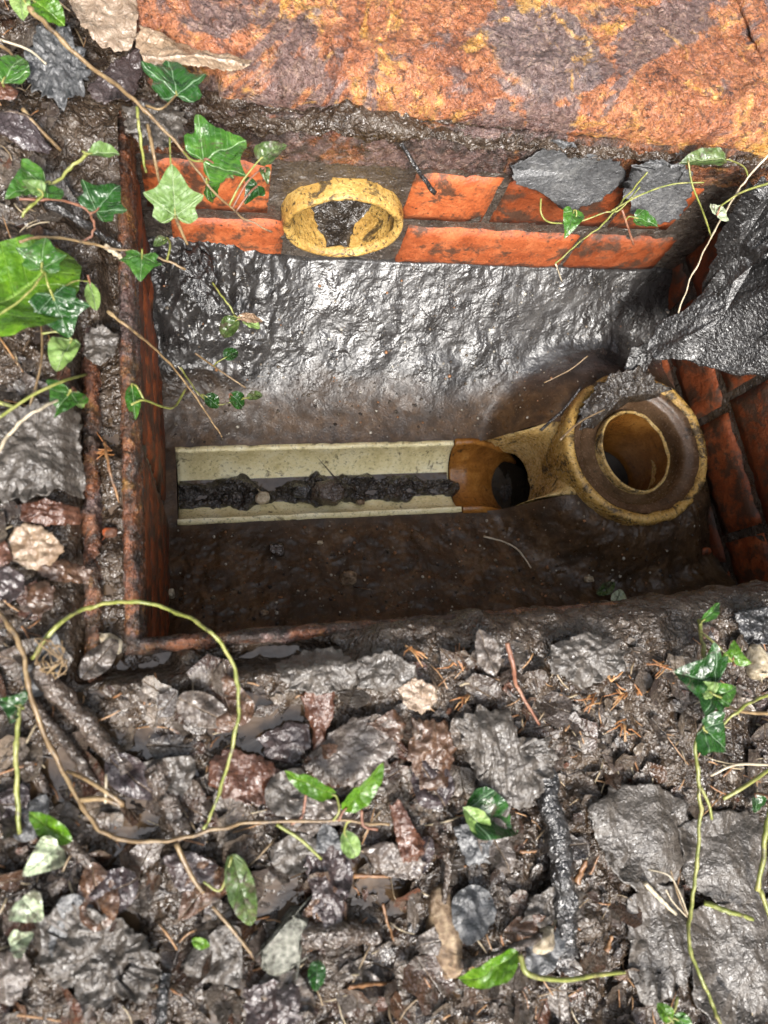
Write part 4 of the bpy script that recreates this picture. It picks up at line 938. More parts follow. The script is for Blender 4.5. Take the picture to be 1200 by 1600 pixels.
# ================================================================== STICKS
def lift_path(pts, r, dz=0.0):
    """pts: (px, py[, height above ground or None]) -> smooth world path lying on the ground"""
    P = []
    for p in pts:
        if len(p) == 2: P.append(gp(p[0], p[1], r * 0.8 + dz))
        else: P.append(gp(p[0], p[1], p[2]) if p[2] < 0.3 else at(p[0], p[1], p[2]))
    return np.array(P)
PXM = 0.6 / F                                 # metres per photograph pixel on the ground, roughly
def stick(name, label, cat, pts, w0, w1, mat, dz=0.0, rough=0.2, sides=12, group=None, seed=0):
    r0, r1 = w0 * PXM / 2, w1 * PXM / 2
    C = catmull(lift_path(pts, r0, dz), 10)
    n = len(C); rad = np.linspace(r0, r1, n) * (1 + 0.10 * perlin(np.linspace(0, 9, n), np.full(n, seed * 1.7), 3))
    C[:, :2] += (np.stack([perlin(np.linspace(0, 7, n), np.full(n, seed + .3), 4), perlin(np.linspace(0, 7, n), np.full(n, seed + .6), 5)], -1)) * r0 * 0.35
    V, Fc = tube(C, rad, sides, rough, seed)
    loc = C[0].copy(); o = obj(name, mesh_np(name, V - loc, Fc, mat)); o.location = loc; tag(o, label, cat, group); return o
SG = 'sticks lying in the mud'
stick('stick', 'thick brown wet stick left of the frame corner', 'stick', [(55, 1040, .016), (120, 1110, .014), (195, 1205, .010)], 30, 24, BARK, seed=1, group=SG)
stick('stick', 'thin dark stick beside the thick brown one at left', 'stick', [(45, 1090, .012), (105, 1165, .010), (160, 1240, .008)], 15, 13, BARK, seed=2, group=SG)
stick('stick', 'short grey wet stick under the arching vine', 'stick', [(238, 1195, .012), (262, 1250, .012), (292, 1308, .008)], 32, 22, BARK, seed=3, group=SG)
stick('stick', 'thick black wet stick right of the pleated grey rag', 'stick', [(846, 1195, .010), (868, 1290, .016), (880, 1380, .016), (888, 1490, .008)], 38, 32, BARK_B, seed=4, group=SG)
stick('stick', 'stubby mud coated stick beside the grey wedge stone', 'stick', [(475, 1460, .008), (530, 1462, .010), (592, 1458, .006)], 36, 26, BARK, seed=5, group=SG)
stick('stick', 'short dark upright stick at the bottom edge, lower left', 'stick', [(258, 1520, .010), (254, 1560, .012), (250, 1605, .012)], 14, 14, BARK_B, seed=6, group=SG)
stick('stick', 'dark stick under the pale glossy leaf at lower left', 'stick', [(95, 1300, .010), (125, 1335, .010), (160, 1372, .006)], 16, 14, BARK, seed=7, group=SG)
stick('stick', 'black stick beside the big oval leaf at upper left', 'stick', [(70, 316, .020), (130, 348, .020), (192, 388, .010)], 12, 11, BARK_B, seed=8, group=SG)
stick('stick', 'white plastic looking strip at the lower end of the black stick', 'strip', [(163, 384, .014), (180, 396, .014), (197, 409, .012)], 9, 8, STEM_P, seed=9)
stick('stick', 'forked dark branch with orange broken end near the bottom', 'stick', [(718, 1504, .016), (760, 1497, .018), (820, 1475, .016), (865, 1452, .010)], 13, 10, BARK, seed=10, group=SG)
stick('stick', 'slim black twig leaning over the far bricks', 'twig', [(626, 224, .60), (650, 262, .615), (679, 302, .645)], 8, 9, BARK_B, seed=11)
stick('stick', 'brown stick end at the left edge, mid height of the mud', 'stick', [(45, 1190, .008), (60, 1215, .008), (75, 1240, .004)], 16, 14, BARK, seed=12, group=SG)
stick('stick', 'curved dark twig across the upper middle of the near mud', 'twig', [(690, 1300, .012), (700, 1360, .012), (690, 1420, .008)], 12, 9, BARK, seed=13, group=SG)
rt = root('root_tuft', tuple(gp(85, 1010, .01)), 'tuft of thin curly tan rootlets on the thick brown stick', 'roots')
for i in range(9):
    P = [pt_ for pt_ in (gp(80 + random.uniform(-12, 18), 1000 + random.uniform(-14, 14), .03), gp(70 + random.uniform(-22, 32), 1018 + random.uniform(-18, 22), .036), gp(80 + random.uniform(-25, 25), 1038 + random.uniform(-20, 15), .032), gp(90 + random.uniform(-28, 14), 1050 + random.uniform(-18, 14), .022))]
    V, Fc = tube(catmull(np.array(P), 8), 0.0005, 5); part('rootlet', V, Fc, STEM_T, rt)
WG = 'orange wood splinters'
for i, (P, w, lb) in enumerate([([(552, 1368, .012), (612, 1369, .010)], 9, 'orange wood splinter right of the glossy purple leaf'),
    ([(545, 1541, .012), (612, 1536, .008)], 9, 'orange wood splinter near the bottom, below the stubby stick'),
    ([(598, 1412, .014), (605, 1440, .010), (616, 1470, .008)], 6, 'crooked orange splinter above the stubby stick end'),
    ([(900, 1378, .014), (916, 1345, .016)], 14, 'tan flat wood chip beside the thick black stick'),
    ([(922, 1366, .012), (936, 1336, .016)], 6, 'thin orange splinter beside the tan wood chip'),
    ([(948, 1486, .010), (956, 1462, .010)], 11, 'short red brown chip beside the upright grey slab'),
    ([(812, 1331, .010), (838, 1330, .010)], 8, 'short orange chip at the top of the thick black stick'),
    ([(164, 690, .012), (170, 730, .012), (186, 785, .008)], 7, 'orange conifer sprig lying in the groove of the frame'),
    ([(640, 365, .012), (610, 360, .012)], 2, 'x')][:8]):
    stick('wood_splinter', lb, 'splinter', P, w * .75, w * .45, WOOD_O, rough=.45, sides=5, seed=20 + i, group=WG)

# ================================================================== STONES
def stone(name, label, cat, px, py, w, h, mat, drop=None, seed=1, ht=0.5, rot=0.0, pts=None, group=None, lift=0.0):
    base = gp(px, py, lift) if drop is None else at(px, py, drop)
    sc = (CAM_H if drop is None else drop) / F / 0.96
    rg = np.random.default_rng(seed); n = 26; me = bpy.data.meshes.new(name)
    import bmesh
    bm = bmesh.new()
    if pts is None:
        for k in range(n):
            v = rg.normal(size=3); v /= np.linalg.norm(v); v = np.sign(v) * np.abs(v) ** 0.8
            bm.verts.new((v[0] * w * sc / 2, v[1] * h * sc / 2, v[2] * min(w, h) * sc * ht))
    else:
        for (a, b) in pts:
            q = (at(a, b, CAM_H) - at(px, py, CAM_H))
            for zz, k in ((-0.012, 1.0), (0.010 + rg.uniform(0, .003), 0.93), (0.014 + rg.uniform(-.002, .002), 0.80)): bm.verts.new((q[0] * k, q[1] * k, zz))
    r = bmesh.ops.convex_hull(bm, input=bm.verts)
    bmesh.ops.delete(bm, geom=[g for g in r['geom_interior'] if isinstance(g, bmesh.types.BMVert)], context='VERTS')
    bmesh.ops.bevel(bm, geom=bm.edges[:], offset=min(w, h) * sc * 0.05, segments=1, affect='EDGES')
    bmesh.ops.triangulate(bm, faces=bm.faces[:])
    bmesh.ops.subdivide_edges(bm, edges=bm.edges[:], cuts=1, use_grid_fill=True)
    for v in bm.verts:
        v.co += v.normal * float(fbm(v.co.x * 90 + seed, v.co.y * 90 + v.co.z * 60, seed % 50, 3)) * min(w, h) * sc * 0.05
    bm.to_mesh(me); bm.free(); me.materials.append(mat)
    me.polygons.foreach_set('use_smooth', np.ones(len(me.polygons), bool))
    o = obj(name, me); o.location = base; o.rotation_euler = (0, 0, rot); tag(o, label, cat, group); return o
SN = 'stones'
stone('stone', 'wedge shaped grey green stone among the leaves near the bottom', 'stone', 442, 1468, 80, 110, STONE, pts=[(402, 1478), (458, 1416), (480, 1428), (468, 1500), (428, 1526), (408, 1505)], seed=3, group=SN, lift=0.006)
stone('stone', 'long cream and brown stone standing right of the stubby stick', 'stone', 700, 1455, 58, 130, STONE_B, seed=5, rot=0.1, group=SN, lift=0.004)
stone('stone', 'pale pebble sitting in slurry at the near left frame corner', 'pebble', 175, 1006, 42, 26, STONE_C, seed=7, rot=-.5, group=SN, lift=0.005)
stone('stone', 'angular cream stone at the right edge below the near rim', 'stone', 1185, 1036, 40, 62, STONE_C, seed=9, group=SN, lift=0.008)
stone('stone', 'cream flaky stone right of the branch with orange end', 'stone', 845, 1466, 46, 40, STONE_C, seed=10, group=SN, lift=0.006)
def bz(px, py):
    p = at(px, py, 0.95)
    for _ in range(4): p = at(px, py, CAM_H - float(B(p[0], p[1])))
    return p
def bstone(label, px, py, w, h, mat, seed, name='pebble', cat='pebble'):
    p = bz(px, py); return stone(name, label, cat, px, py, w, h, mat, drop=CAM_H - p[2] - 0.002, seed=seed, group='pebbles on the chamber floor')
bstone('speckled brown pebble in the middle of the near benching', 544, 904, 30, 26, STONE_B, 31)
bstone('small orange pebble at the near edge, left of centre', 413, 958, 14, 11, STONE_B, 32)
bstone('small dark clod on the benching below the cream channel', 432, 858, 30, 24, BARK, 33, 'clod', 'clod')
bstone('pale pebble by the near left corner of the floor', 266, 928, 16, 16, STONE_C, 34)
bstone('orange brick crumb at the foot of the right wall', 1102, 861, 20, 16, BRICK, 35, 'brick_crumb', 'brick crumb')
bstone('tan crumb lying right of centre on the near benching', 920, 906, 18, 14, STONE_C, 36)
bstone('white grit speck between channel and near rim', 500, 848, 10, 7, STONE_C, 37)
stone('brick_crumb', 'orange brick crumb in the groove of the left frame', 'brick crumb', 172, 832, 22, 18, BRICK, seed=40, lift=0.004)
stone('pebble', 'grey brown pebble in the channel sludge', 'pebble', 410, 778, 24, 22, STONE_C, drop=0.995, seed=41, group='pebbles in the channel')
stone('pebble', 'larger dark clod in the middle of the channel sludge', 'pebble', 512, 770, 55, 42, BARK, drop=0.992, seed=42, group='pebbles in the channel')
stone('pebble', 'orange pebble in the sludge right of the dark clod', 'pebble', 563, 784, 16, 12, STONE_B, drop=0.995, seed=43, group='pebbles in the channel')
stone('pebble', 'black lump on the sludge left of the dark clod', 'pebble', 470, 768, 34, 26, BARK_B, drop=0.994, seed=44, group='pebbles in the channel')

# ================================================================== LEAVES AND VINES
SHAPES = {
    'ivy': [(0, 0.0), (.12, -.12), (.30, -.15), (.50, 0.0), (.44, .12), (.42, .20), (.55, .30), (.66, .44), (.45, .50), (.33, .56), (.22, .74), (.10, .92), (0, 1)],
    'ivy3': [(0, 0), (.16, -.10), (.36, -.12), (.56, -.02), (.64, .14), (.46, .28), (.34, .44), (.24, .64), (.10, .88), (0, 1)],
    'arrow': [(0, 0), (.14, -.05), (.34, .02), (.44, .18), (.36, .38), (.24, .62), (.10, .88), (0, 1)],
    'ovate': [(0, 0), (.12, .03), (.26, .14), (.34, .32), (.34, .52), (.26, .74), (.13, .92), (0, 1)],
    'lance': [(0, 0), (.08, .06), (.17, .22), (.21, .42), (.18, .64), (.10, .86), (0, 1)],
}
def leaf_mesh(kind, width=1.0, fold=0.15, arch=0.1, wave=0.03, seed=0, nring=9, n=56):
    R = np.array(SHAPES[kind]); Lf = R[::-1] * np.array([-1, 1]); O = np.vstack([R, Lf[1:-1]])
    c = np.array([0, 0.24 if kind.startswith('ivy') else .4]); O = resample(O, n)
    O = np.roll(O, 0, 0); O = O * 0.8 + 0.1 * (np.roll(O, 1, 0) + np.roll(O, -1, 0))
    V = [np.array([[c[0], c[1]]])]
    for s in np.linspace(1 / nring, 1, nring): V.append(c + (O - c) * s)
    P = np.concatenate(V); u, v = P[:, 0] * width, P[:, 1]
    z = fold * np.abs(u) * (1 + .3 * perlin(v * 3 + seed, u * 0 + seed, 2)) - arch * (v - .35) ** 2 * 2 + wave * fbm(u * 3 + seed * 2.3, v * 3 + seed, 8, 2) * 1.5 + 0.02 * np.abs(np.sin(v * 16 - np.abs(u) * 9)) * np.clip(np.abs(u) * 4, 0, 1)
    Fc = [(0, 1 + j, 1 + (j + 1) % n) for j in range(n)]
    for i in range(nring - 1):
        a, b = 1 + i * n, 1 + (i + 1) * n
        for j in range(n):
            k = (j + 1) % n; Fc.append((a + j, b + j, b + k, a + k))
    return np.stack([u, v, z], -1), Fc, P.copy()
def pt(p):
    """(px,py,h): h < 0.3 is height above the ground, else drop below the lens"""
    return gp(p[0], p[1], p[2]) if p[2] < 0.3 else at(p[0], p[1], p[2])
def leaf_geo(kind, base, tip, width=1.0, fold=0.15, arch=0.1, roll=0.0, seed=0, wave=0.03):
    b = pt(base); t = pt(tip); y = t - b; L = np.linalg.norm(y); y /= L
    x = np.cross(y, [0, 0, 1.0]); x /= np.linalg.norm(x); z = np.cross(x, y)
    cr, sr = math.cos(roll), math.sin(roll); x2 = x * cr + z * sr; z2 = -x * sr + z * cr
    L *= 0.90; P, Fc, uv = leaf_mesh(kind, width, fold * 1.5 + 0.05, arch * 1.6, wave * 1.8, seed)
    W = b + L * (np.outer(P[:, 0], x2) + np.outer(P[:, 1], y) + np.outer(P[:, 2], z2))
    return W, Fc, uv
def leaf(label, kind, base, tip, mat, parent=None, group=None, stalk=None, name='ivy_leaf', cat='leaf', **k):
    W, Fc, uv = leaf_geo(kind, base, tip, **k)
    if parent is not None:
        o = part('leaf', W, Fc, mat, parent, uv=uv)
        if label: o['label'] = label
        return o
    loc = W[0].copy()
    if stalk is None:
        o = obj(name, mesh_np(name, W - loc, Fc, mat, uv=uv)); o.location = loc; return tag(o, label, cat, group)
    r = root(name, loc, label, cat, group); part('blade', W, Fc, mat, r, uv=uv)
    C = catmull(np.array([pt(p) for p in stalk[0]]), 8); V, Fc = tube(C, np.linspace(stalk[1], stalk[2], len(C)) * PXM / 2, 7, .08); part('stalk', V, Fc, stalk[3], r)
    return r
VG = 'ivy vines'
def vine(label, pts, w0, w1, mat, leaves=(), cat='vine', name='ivy_vine', nodes=True, seed=0, extra=()):
    P = np.array([pt(p) for p in pts]); C = catmull(P, 10); n = len(C)
    C += np.stack([perlin(np.linspace(0, n * .25, n), np.full(n, seed + k * .37), 20 + k) for k in range(3)], -1) * 0.0014
    rad = np.linspace(w0, w1, n) * PXM / 2 * 0.85 * (1 + 0.16 * perlin(np.linspace(0, n * .35, n), np.full(n, seed + .9), 33))
    if nodes: rad *= 1 + 0.35 * (np.maximum(0, np.sin(np.arange(n) * 0.55 + seed)) ** 12)
    loc = C[0].copy(); r = root(name, loc, label, cat, VG)
    V, Fc = tube(C, rad, 8, 0.07, seed); part('stem', V, Fc, mat, r)
    for e in extra:
        Ce = catmull(np.array([pt(p) for p in e[0]]), 7); V, Fc = tube(Ce, np.linspace(e[1], e[2], len(Ce)) * PXM / 2, 6, .08, seed); part('side_stem', V, Fc, e[3], r)
    stems = [C] + [catmull(np.array([pt(p) for p in e[0]]), 7) for e in extra]; SP = np.concatenate(stems)
    for lf in leaves:
        lo = leaf(lf.get('label'), lf['k'], lf['b'], lf['t'], lf['m'], parent=r, width=lf.get('w', 1.0), fold=lf.get('f', .15), arch=lf.get('a', .12), roll=lf.get('r', 0.0), seed=lf.get('s', 0))
        b0 = pt(lf['b']); q = SP[np.argmin(np.linalg.norm(SP - b0, axis=1))]; dd = np.linalg.norm(q - b0)
        if dd > 0.06: q = b0 + (q - b0) * 0.03 / dd - np.array([0, 0, 0.01])
        t_ = pt(lf['t']); ax_ = (t_ - b0) / np.linalg.norm(t_ - b0)
        Cs = catmull(np.array([q, (q + b0) / 2 - ax_ * 0.003 + np.array([0, 0, 0.003]), b0, b0 + ax_ * 0.004]), 5)
        V, Fc = tube(Cs, np.linspace(1.1, 0.8, len(Cs)) * 0.0009, 6); part('stalk', V, Fc, STEM_R if lf.get('s', 0) % 3 == 0 else STEM_G, lo)
    return r
def lf(k, b, t, m_, **kw): return dict(k=k, b=b, t=t, m=m_, **kw)
h1, h2, h3 = 0.030, 0.040, 0.050
vine('long tan vine running from the top left corner to the inlet pipe', [(45, 12, .05), (85, 52, .05), (150, 110, .05), (205, 152, .05), (245, 192, .045), (285, 235, .04), (328, 292, .03), (378, 338, .02), (425, 362, .015)], 9, 3, STEM_T, [
    lf('ivy', (276, 148, .052), (262, 78, .058), GREEN_D, label='dark green ivy leaf lying on the rusty cover', w=1.0, r=-.2, s=1),
    lf('ivy', (318, 252, .05), (392, 208, .055), GREEN_M, label='large glossy green ivy leaf below the cover corner', w=1.25, s=2, f=.1),
    lf('arrow', (338, 258, .045), (372, 278, .04), GREEN_P, s=3, w=1.4),
    lf('ivy', (274, 338, .045), (268, 246, .055), GREEN_P, label='pale green five pointed leaf turned underside up', w=.95, s=4, f=.03, a=.03),
    lf('arrow', (325, 286, .03), (340, 322, .025), GREEN_M, s=5, w=1.2),
    lf('ivy3', (402, 290, .55 + .03), (378, 322, .59), GREEN_D, label='small dark ivy leaf hanging before the far bricks', w=.9, s=6),
    lf('arrow', (405, 250, .03), (452, 218, .03), GREEN_O, s=7, w=.9),
    lf('arrow', (412, 262, .02), (420, 290, .02), GREEN_O, s=9, w=.9)],
    extra=[([(228, 165, .05), (252, 170, .05), (276, 148, .052)], 4, 3, STEM_T), ([(285, 235, .04), (300, 250, .05), (318, 252, .05)], 3, 3, STEM_G), ([(265, 215, .04), (268, 280, .04), (274, 338, .045)], 3, 2.5, STEM_G), ([(274, 338, .045), (285, 365, .03), (293, 382, .02)], 6, 4, STEM_T)], seed=1)
vine('pair of short upright yellow green stems beside the long tan vine', [(214, 168, .035), (219, 215, .03), (228, 270, .012)], 6, 5, STEM_G, extra=[([(231, 195, .03), (240, 240, .03), (249, 285, .012)], 7, 5, STEM_T)], seed=2)
vine('yellow green vine with a narrow pale leaf at upper left', [(136, 240, .04), (105, 268, .035), (76, 294, .03), (52, 318, .03), (34, 338, .02)], 6, 5, STEM_G, [lf('lance', (136, 240, .045), (194, 238, .04), GREEN_P, w=1.3, s=8, f=.4), lf('ivy3', (72, 285, .035), (0, 305, .04), GREEN_M, s=10), lf('arrow', (66, 300, .04), (30, 276, .04), GREEN_P, s=11)], seed=3)
vine('thin brown looping stem below the small dark ivy leaf at left', [(30, 312, .03), (80, 312, .03), (125, 322, .03), (146, 345, .03), (143, 368, .03), (122, 378, .02)], 5, 4, STEM_R, [lf('ivy', (150, 330, .035), (190, 280, .04), GREEN_D, label='glossy dark ivy leaf over the brown loop', w=1.1, s=12)], seed=4)
vine('slender tan stem crossing the left frame below the far bricks', [(30, 376, .04), (90, 370, .045), (160, 385, .045), (230, 398, .04), (290, 420, .03)], 5, 4, STEM_T, [lf('ivy', (222, 398, .045), (218, 442, .045), GREEN_M, label='bright green ivy leaf lying on the left frame', w=1.15, s=13, f=.1), lf('lance', (262, 372, .02), (236, 384, .02), GREEN_O, w=1.7, s=14)], seed=5)
# big oval leaf and ivy on it
leaf('large smooth oval green leaf at the left edge under the ivy leaves', 'ovate', (-60, 520, .03), (134, 372, .035), GREEN_B, name='oval_leaf', width=1.05, fold=.12, arch=.10, seed=15)
vine('ivy stem over the oval leaf at the left edge', [(-5, 495, .045), (40, 460, .05), (70, 425, .052), (80, 400, .052)], 4, 3, STEM_G, [lf('ivy', (65, 418, .054), (70, 362, .056), GREEN_M, w=1.15, s=16, f=.06), lf('ivy', (82, 462, .052), (112, 536, .052), GREEN_D, label='dark ivy leaf with pale veins over the oval leaf', w=1.1, s=17, f=.06),
    lf('lance', (140, 440, .04), (152, 492, .035), GREEN_P, w=1.2, s=18, f=.5)], extra=[([(70, 425, .052), (75, 445, .052), (82, 462, .052)], 3, 3, STEM_G), ([(82, 462, .05), (115, 440, .05), (140, 440, .04)], 3, 2, STEM_G)], seed=6)
vine('tan twig slanting over the left frame down into the chamber', [(168, 488, .03), (205, 515, .03), (245, 548, .63), (285, 592, .68), (318, 638, .71), (347, 684, .74)], 6, 3, STEM_T, extra=[([(205, 632, .022), (225, 625, .60), (250, 634, .63), (272, 636, .66), (290, 608, .68)], 4, 4, STEM_G)], leaves=[lf('lance', (206, 600, .015), (212, 662, .012), GREEN_M, w=1.0, s=19, f=.4)], seed=7)
vine('pale stems with green leaves at the left edge beside the frame', [(-5, 705, .03), (25, 668, .035), (60, 640, .035), (115, 618, .03)], 6, 4, STEM_P, [lf('ivy3', (110, 612, .035), (76, 655, .03), GREEN_M, w=1.1, s=20), lf('lance', (118, 610, .035), (130, 645, .03), GREEN_P, w=1.2, s=21), lf('ovate', (112, 530, .035), (84, 582, .03), GREEN_P, w=1.0, s=22, f=.35)], extra=[([(-5, 655, .03), (50, 618, .03), (100, 595, .03), (135, 585, .02)], 5, 4, STEM_G), ([(62, 470, .02), (65, 560, .025), (45, 640, .02)], 3, 3, STEM_T), ([(-5, 628, .02), (26, 637, .02)], 7, 5, STEM_G)], seed=8)
vine('bright leaves on a short stem in the top left corner', [(20, -20, .06), (45, 12, .05)], 5, 4, STEM_G, [lf('ovate', (50, 0, .05), (106, 38, .05), GREEN_B, w=1.3, s=23), lf('ovate', (30, -12, .05), (36, 32, .05), GREEN_P, w=1.1, s=24), lf('arrow', (5, 125, .03), (40, 75, .03), GREEN_M, w=1.1, s=25)], extra=[([(0, 62, .03), (45, 78, .03), (72, 100, .03)], 4, 3, STEM_P), ([(-5, 68, .02), (20, 90, .02), (10, 150, .02)], 6, 4, STEM_T), ([(35, 170, .02), (60, 200, .025), (95, 235, .02)], 7, 6, STEM_T)], seed=9)
vine('arching yellow green shoot over the near left frame corner', [(50, 1028, .02), (88, 978, .035), (145, 948, .05), (205, 940, .06), (265, 952, .066), (325, 985, .07), (362, 1035, .066), (373, 1092, .055), (360, 1180, .035), (338, 1250, .02), (318, 1296, .010)], 7, 5, STEM_G, seed=10)
vine('long brown vine sweeping across the near mud', [(-5, 952, .02), (32, 1008, .025), (48, 1090, .03), (85, 1180, .03), (130, 1262, .03), (175, 1308, .03), (260, 1314, .03), (330, 1298, .03), (400, 1285, .03), (520, 1282, .025), (610, 1290, .015)], 8, 4, STEM_T, [lf('lance', (526, 1245, .03), (436, 1206, .04), GREEN_B, label='left bright green pointed leaf of the pair', w=.85, r=.35, s=26, f=.3), lf('ovate', (536, 1268, .035), (608, 1192, .05), GREEN_B, label='right bright green leaf of the pair', w=.55, r=-.3, s=27, f=.3), lf('ovate', (538, 1300, .02), (560, 1348, .02), GREEN_P, w=.9, s=28, f=.2)],
     extra=[([(478, 1240, .03), (472, 1275, .025), (455, 1288, .025)], 4, 4, STEM_R), ([(565, 1265, .03), (568, 1290, .025), (590, 1296, .02)], 4, 4, STEM_R), ([(432, 1288, .028), (470, 1312, .025), (502, 1342, .02)], 5, 4, STEM_G), ([(275, 1318, .028), (300, 1370, .025), (318, 1395, .02)], 7, 5, STEM_T), ([(332, 1416, .02), (365, 1455, .02), (402, 1502, .015)], 5, 4, STEM_T), ([(125, 1250, .03), (160, 1248, .03), (192, 1258, .03), (170, 1240, .03), (130, 1215, .028), (105, 1205, .02)], 7, 5, STEM_T), ([(165, 1255, .03), (166, 1210, .03)], 4, 3, STEM_P)], seed=11)
vine('upright green stem at the left edge of the near mud', [(36, 1080, .03), (28, 1130, .03), (25, 1200, .03), (30, 1302, .02)], 7, 7, STEM_G, [lf('ivy3', (32, 1105, .03), (-8, 1092, .035), GREEN_D, w=1.2, s=29)], seed=12)
leaf('bright green narrow leaf left of the brown vine bend', 'lance', (112, 1316, .02), (34, 1265, .03), GREEN_B, width=1.0, fold=.25, seed=30)
leaf('pale glossy green leaf at lower left above the twisted rag', 'arrow', (92, 1322, .025), (28, 1375, .03), GREEN_W, width=1.05, fold=.15, seed=31)
leaf('whitish green leaf scrap above the twisted rag', 'arrow', (34, 1405, .02), (70, 1445, .02), GREEN_W, width=1.3, seed=32)
leaf('yellowish white leaf scrap at the left edge beside the twisted rag', 'ivy3', (18, 1478, .02), (60, 1455, .014), GREEN_W, width=.9, fold=.4, seed=33)
leaf('olive muddy leaf with green lower edge left of the wedge stone', 'ovate', (362, 1335, .02), (398, 1468, .02), GREEN_O, width=.52, fold=.2, seed=34, stalk=([(362, 1338, .02), (345, 1390, .02), (318, 1378, .02)], 4, 3, STEM_G))
leaf('tiny bright green leaf left of the olive muddy leaf', 'lance', (300, 1468, .015), (332, 1482, .015), GREEN_B, width=1.2, seed=35)
leaf('dark green leaf with rolled pale edge near the pleated grey rag', 'arrow', (730, 1266, .03), (830, 1302, .012), GREEN_D, width=.8, fold=.35, roll=.35, seed=36)
leaf('pale rolled leaf edge beside the dark green leaf', 'lance', (724, 1262, .034), (770, 1308, .025), GREEN_P, width=1.3, fold=.5, seed=37)
leaf('bright green curved leaf with long yellow stalk at the bottom', 'ovate', (812, 1492, .035), (708, 1555, .03), GREEN_B, width=.55, fold=.25, arch=.25, seed=38, stalk=([(812, 1492, .035), (826, 1522, .035), (880, 1531, .03), (930, 1524, .025), (976, 1519, .02)], 8, 5, STEM_G))
leaf('dark green leaf in shade near the bottom, below the wedge stone', 'ovate', (495, 1500, .008), (494, 1555, .010), GREEN_D, width=1.0, seed=39)
vine('bright green sprig at the bottom edge, lower right', [(1060, 1560, .02), (1045, 1600, .02)], 5, 4, STEM_G, [lf('ovate', (1050, 1595, .03), (1026, 1566, .035), GREEN_B, w=1.2, s=40), lf('ovate', (1052, 1590, .03), (1086, 1606, .03), GREEN_M, w=1.3, s=41)], seed=13)
vine('yellow green vine running down the right side to the bottom edge', [(1092, 968, .025), (1098, 1010, .03), (1105, 1042, .03), (1118, 1085, .03), (1100, 1130, .025), (1086, 1165, .022), (1092, 1215, .022), (1094, 1270, .022), (1088, 1350, .022), (1080, 1420, .022), (1076, 1470, .022), (1092, 1520, .022), (1112, 1565, .022), (1126, 1605, .022)], 7, 6, STEM_G, [
    lf('ivy', (1120, 1068, .035), (1052, 1048, .04), GREEN_D, w=1.2, s=42, f=.25), lf('arrow', (1115, 1085, .045), (1085, 1062, .035), GREEN_P, w=1.3, s=43), lf('arrow', (1118, 1088, .04), (1158, 1072, .04), GREEN_M, w=1.1, s=44, f=.3),
    lf('ivy3', (1145, 1034, .035), (1150, 996, .035), GREEN_B, label='bright heart shaped leaf right of the vine', w=1.2, s=45), lf('lance', (1096, 972, .03), (1132, 938, .035), GREEN_M, w=.9, s=46, f=.3), lf('ivy3', (1100, 1140, .03), (1146, 1178, .025), GREEN_D, w=1.0, s=47)],
    extra=[([(1092, 985, .03), (1120, 1008, .035), (1145, 1034, .035)], 4, 3, STEM_G), ([(1095, 1230, .022), (1108, 1258, .022), (1112, 1280, .02)], 5, 4, STEM_G), ([(1075, 1430, .02), (1062, 1395, .025), (1045, 1368, .025), (1012, 1358, .02)], 2, 2, STEM_P), ([(1075, 1435, .02), (1052, 1410, .022), (1040, 1390, .022)], 2, 2, STEM_P), ([(1076, 1438, .02), (1060, 1400, .02), (1048, 1360, .025)], 2, 2, STEM_T)], seed=14)
vine('green stems entering from the right edge beside the vine', [(1205, 1082, .025), (1160, 1105, .028), (1122, 1140, .025)], 6, 5, STEM_G, extra=[([(1205, 1115, .025), (1160, 1112, .025), (1130, 1100, .02)], 6, 5, STEM_T), ([(1205, 1200, .02), (1165, 1228, .025), (1130, 1248, .02)], 6, 6, STEM_G), ([(1205, 1195, .02), (1150, 1195, .02), (1110, 1212, .015)], 4, 4, STEM_P)], seed=15)
vine('thick yellow green stem at the right edge, lower right', [(1206, 1240, .03), (1196, 1310, .03), (1184, 1392, .02)], 10, 8, STEM_G, [lf('ovate', (1180, 1240, .015), (1188, 1275, .015), GREEN_D, w=1.2, s=48)], extra=[([(1188, 1390, .02), (1205, 1440, .02)], 7, 6, STEM_G)], seed=16)
stick('cut_stem', 'short straight yellow green stem lying right of the vine', 'stem', [(1100, 1410, .014), (1138, 1424, .016), (1176, 1437, .014)], 8, 6, STEM_G, seed=51)
stick('cut_stem', 'short pale stem lying left of the yellow green vine', 'stem', [(1008, 1380, .014), (1032, 1405, .016), (1056, 1428, .012)], 7, 5, STEM_P, seed=52)
vine('thin yellow green tendrils with two small leaves over the far bricks', [(1012, 268, .595), (975, 312, .63), (942, 350, .66), (905, 378, .685), (868, 412, .71)], 4, 4, STEM_G, [lf('arrow', (897, 328, .655), (884, 374, .66), GREEN_M, label='bright arrow shaped leaf before the far bricks', w=.9, s=49), lf('arrow', (992, 340, .65), (1036, 352, .65), GREEN_M, label='small bright leaf near the far right corner', w=.9, s=50)], extra=[([(845, 310, .645), (846, 335, .65), (862, 348, .66), (905, 346, .66), (945, 332, .65), (968, 328, .645), (1000, 292, .62)], 4, 3, STEM_G), ([(868, 412, .71), (878, 440, .75)], 4, 3, STEM_P), ([(972, 328, .645), (990, 382, .68)], 5, 5, STEM_R)], seed=17)
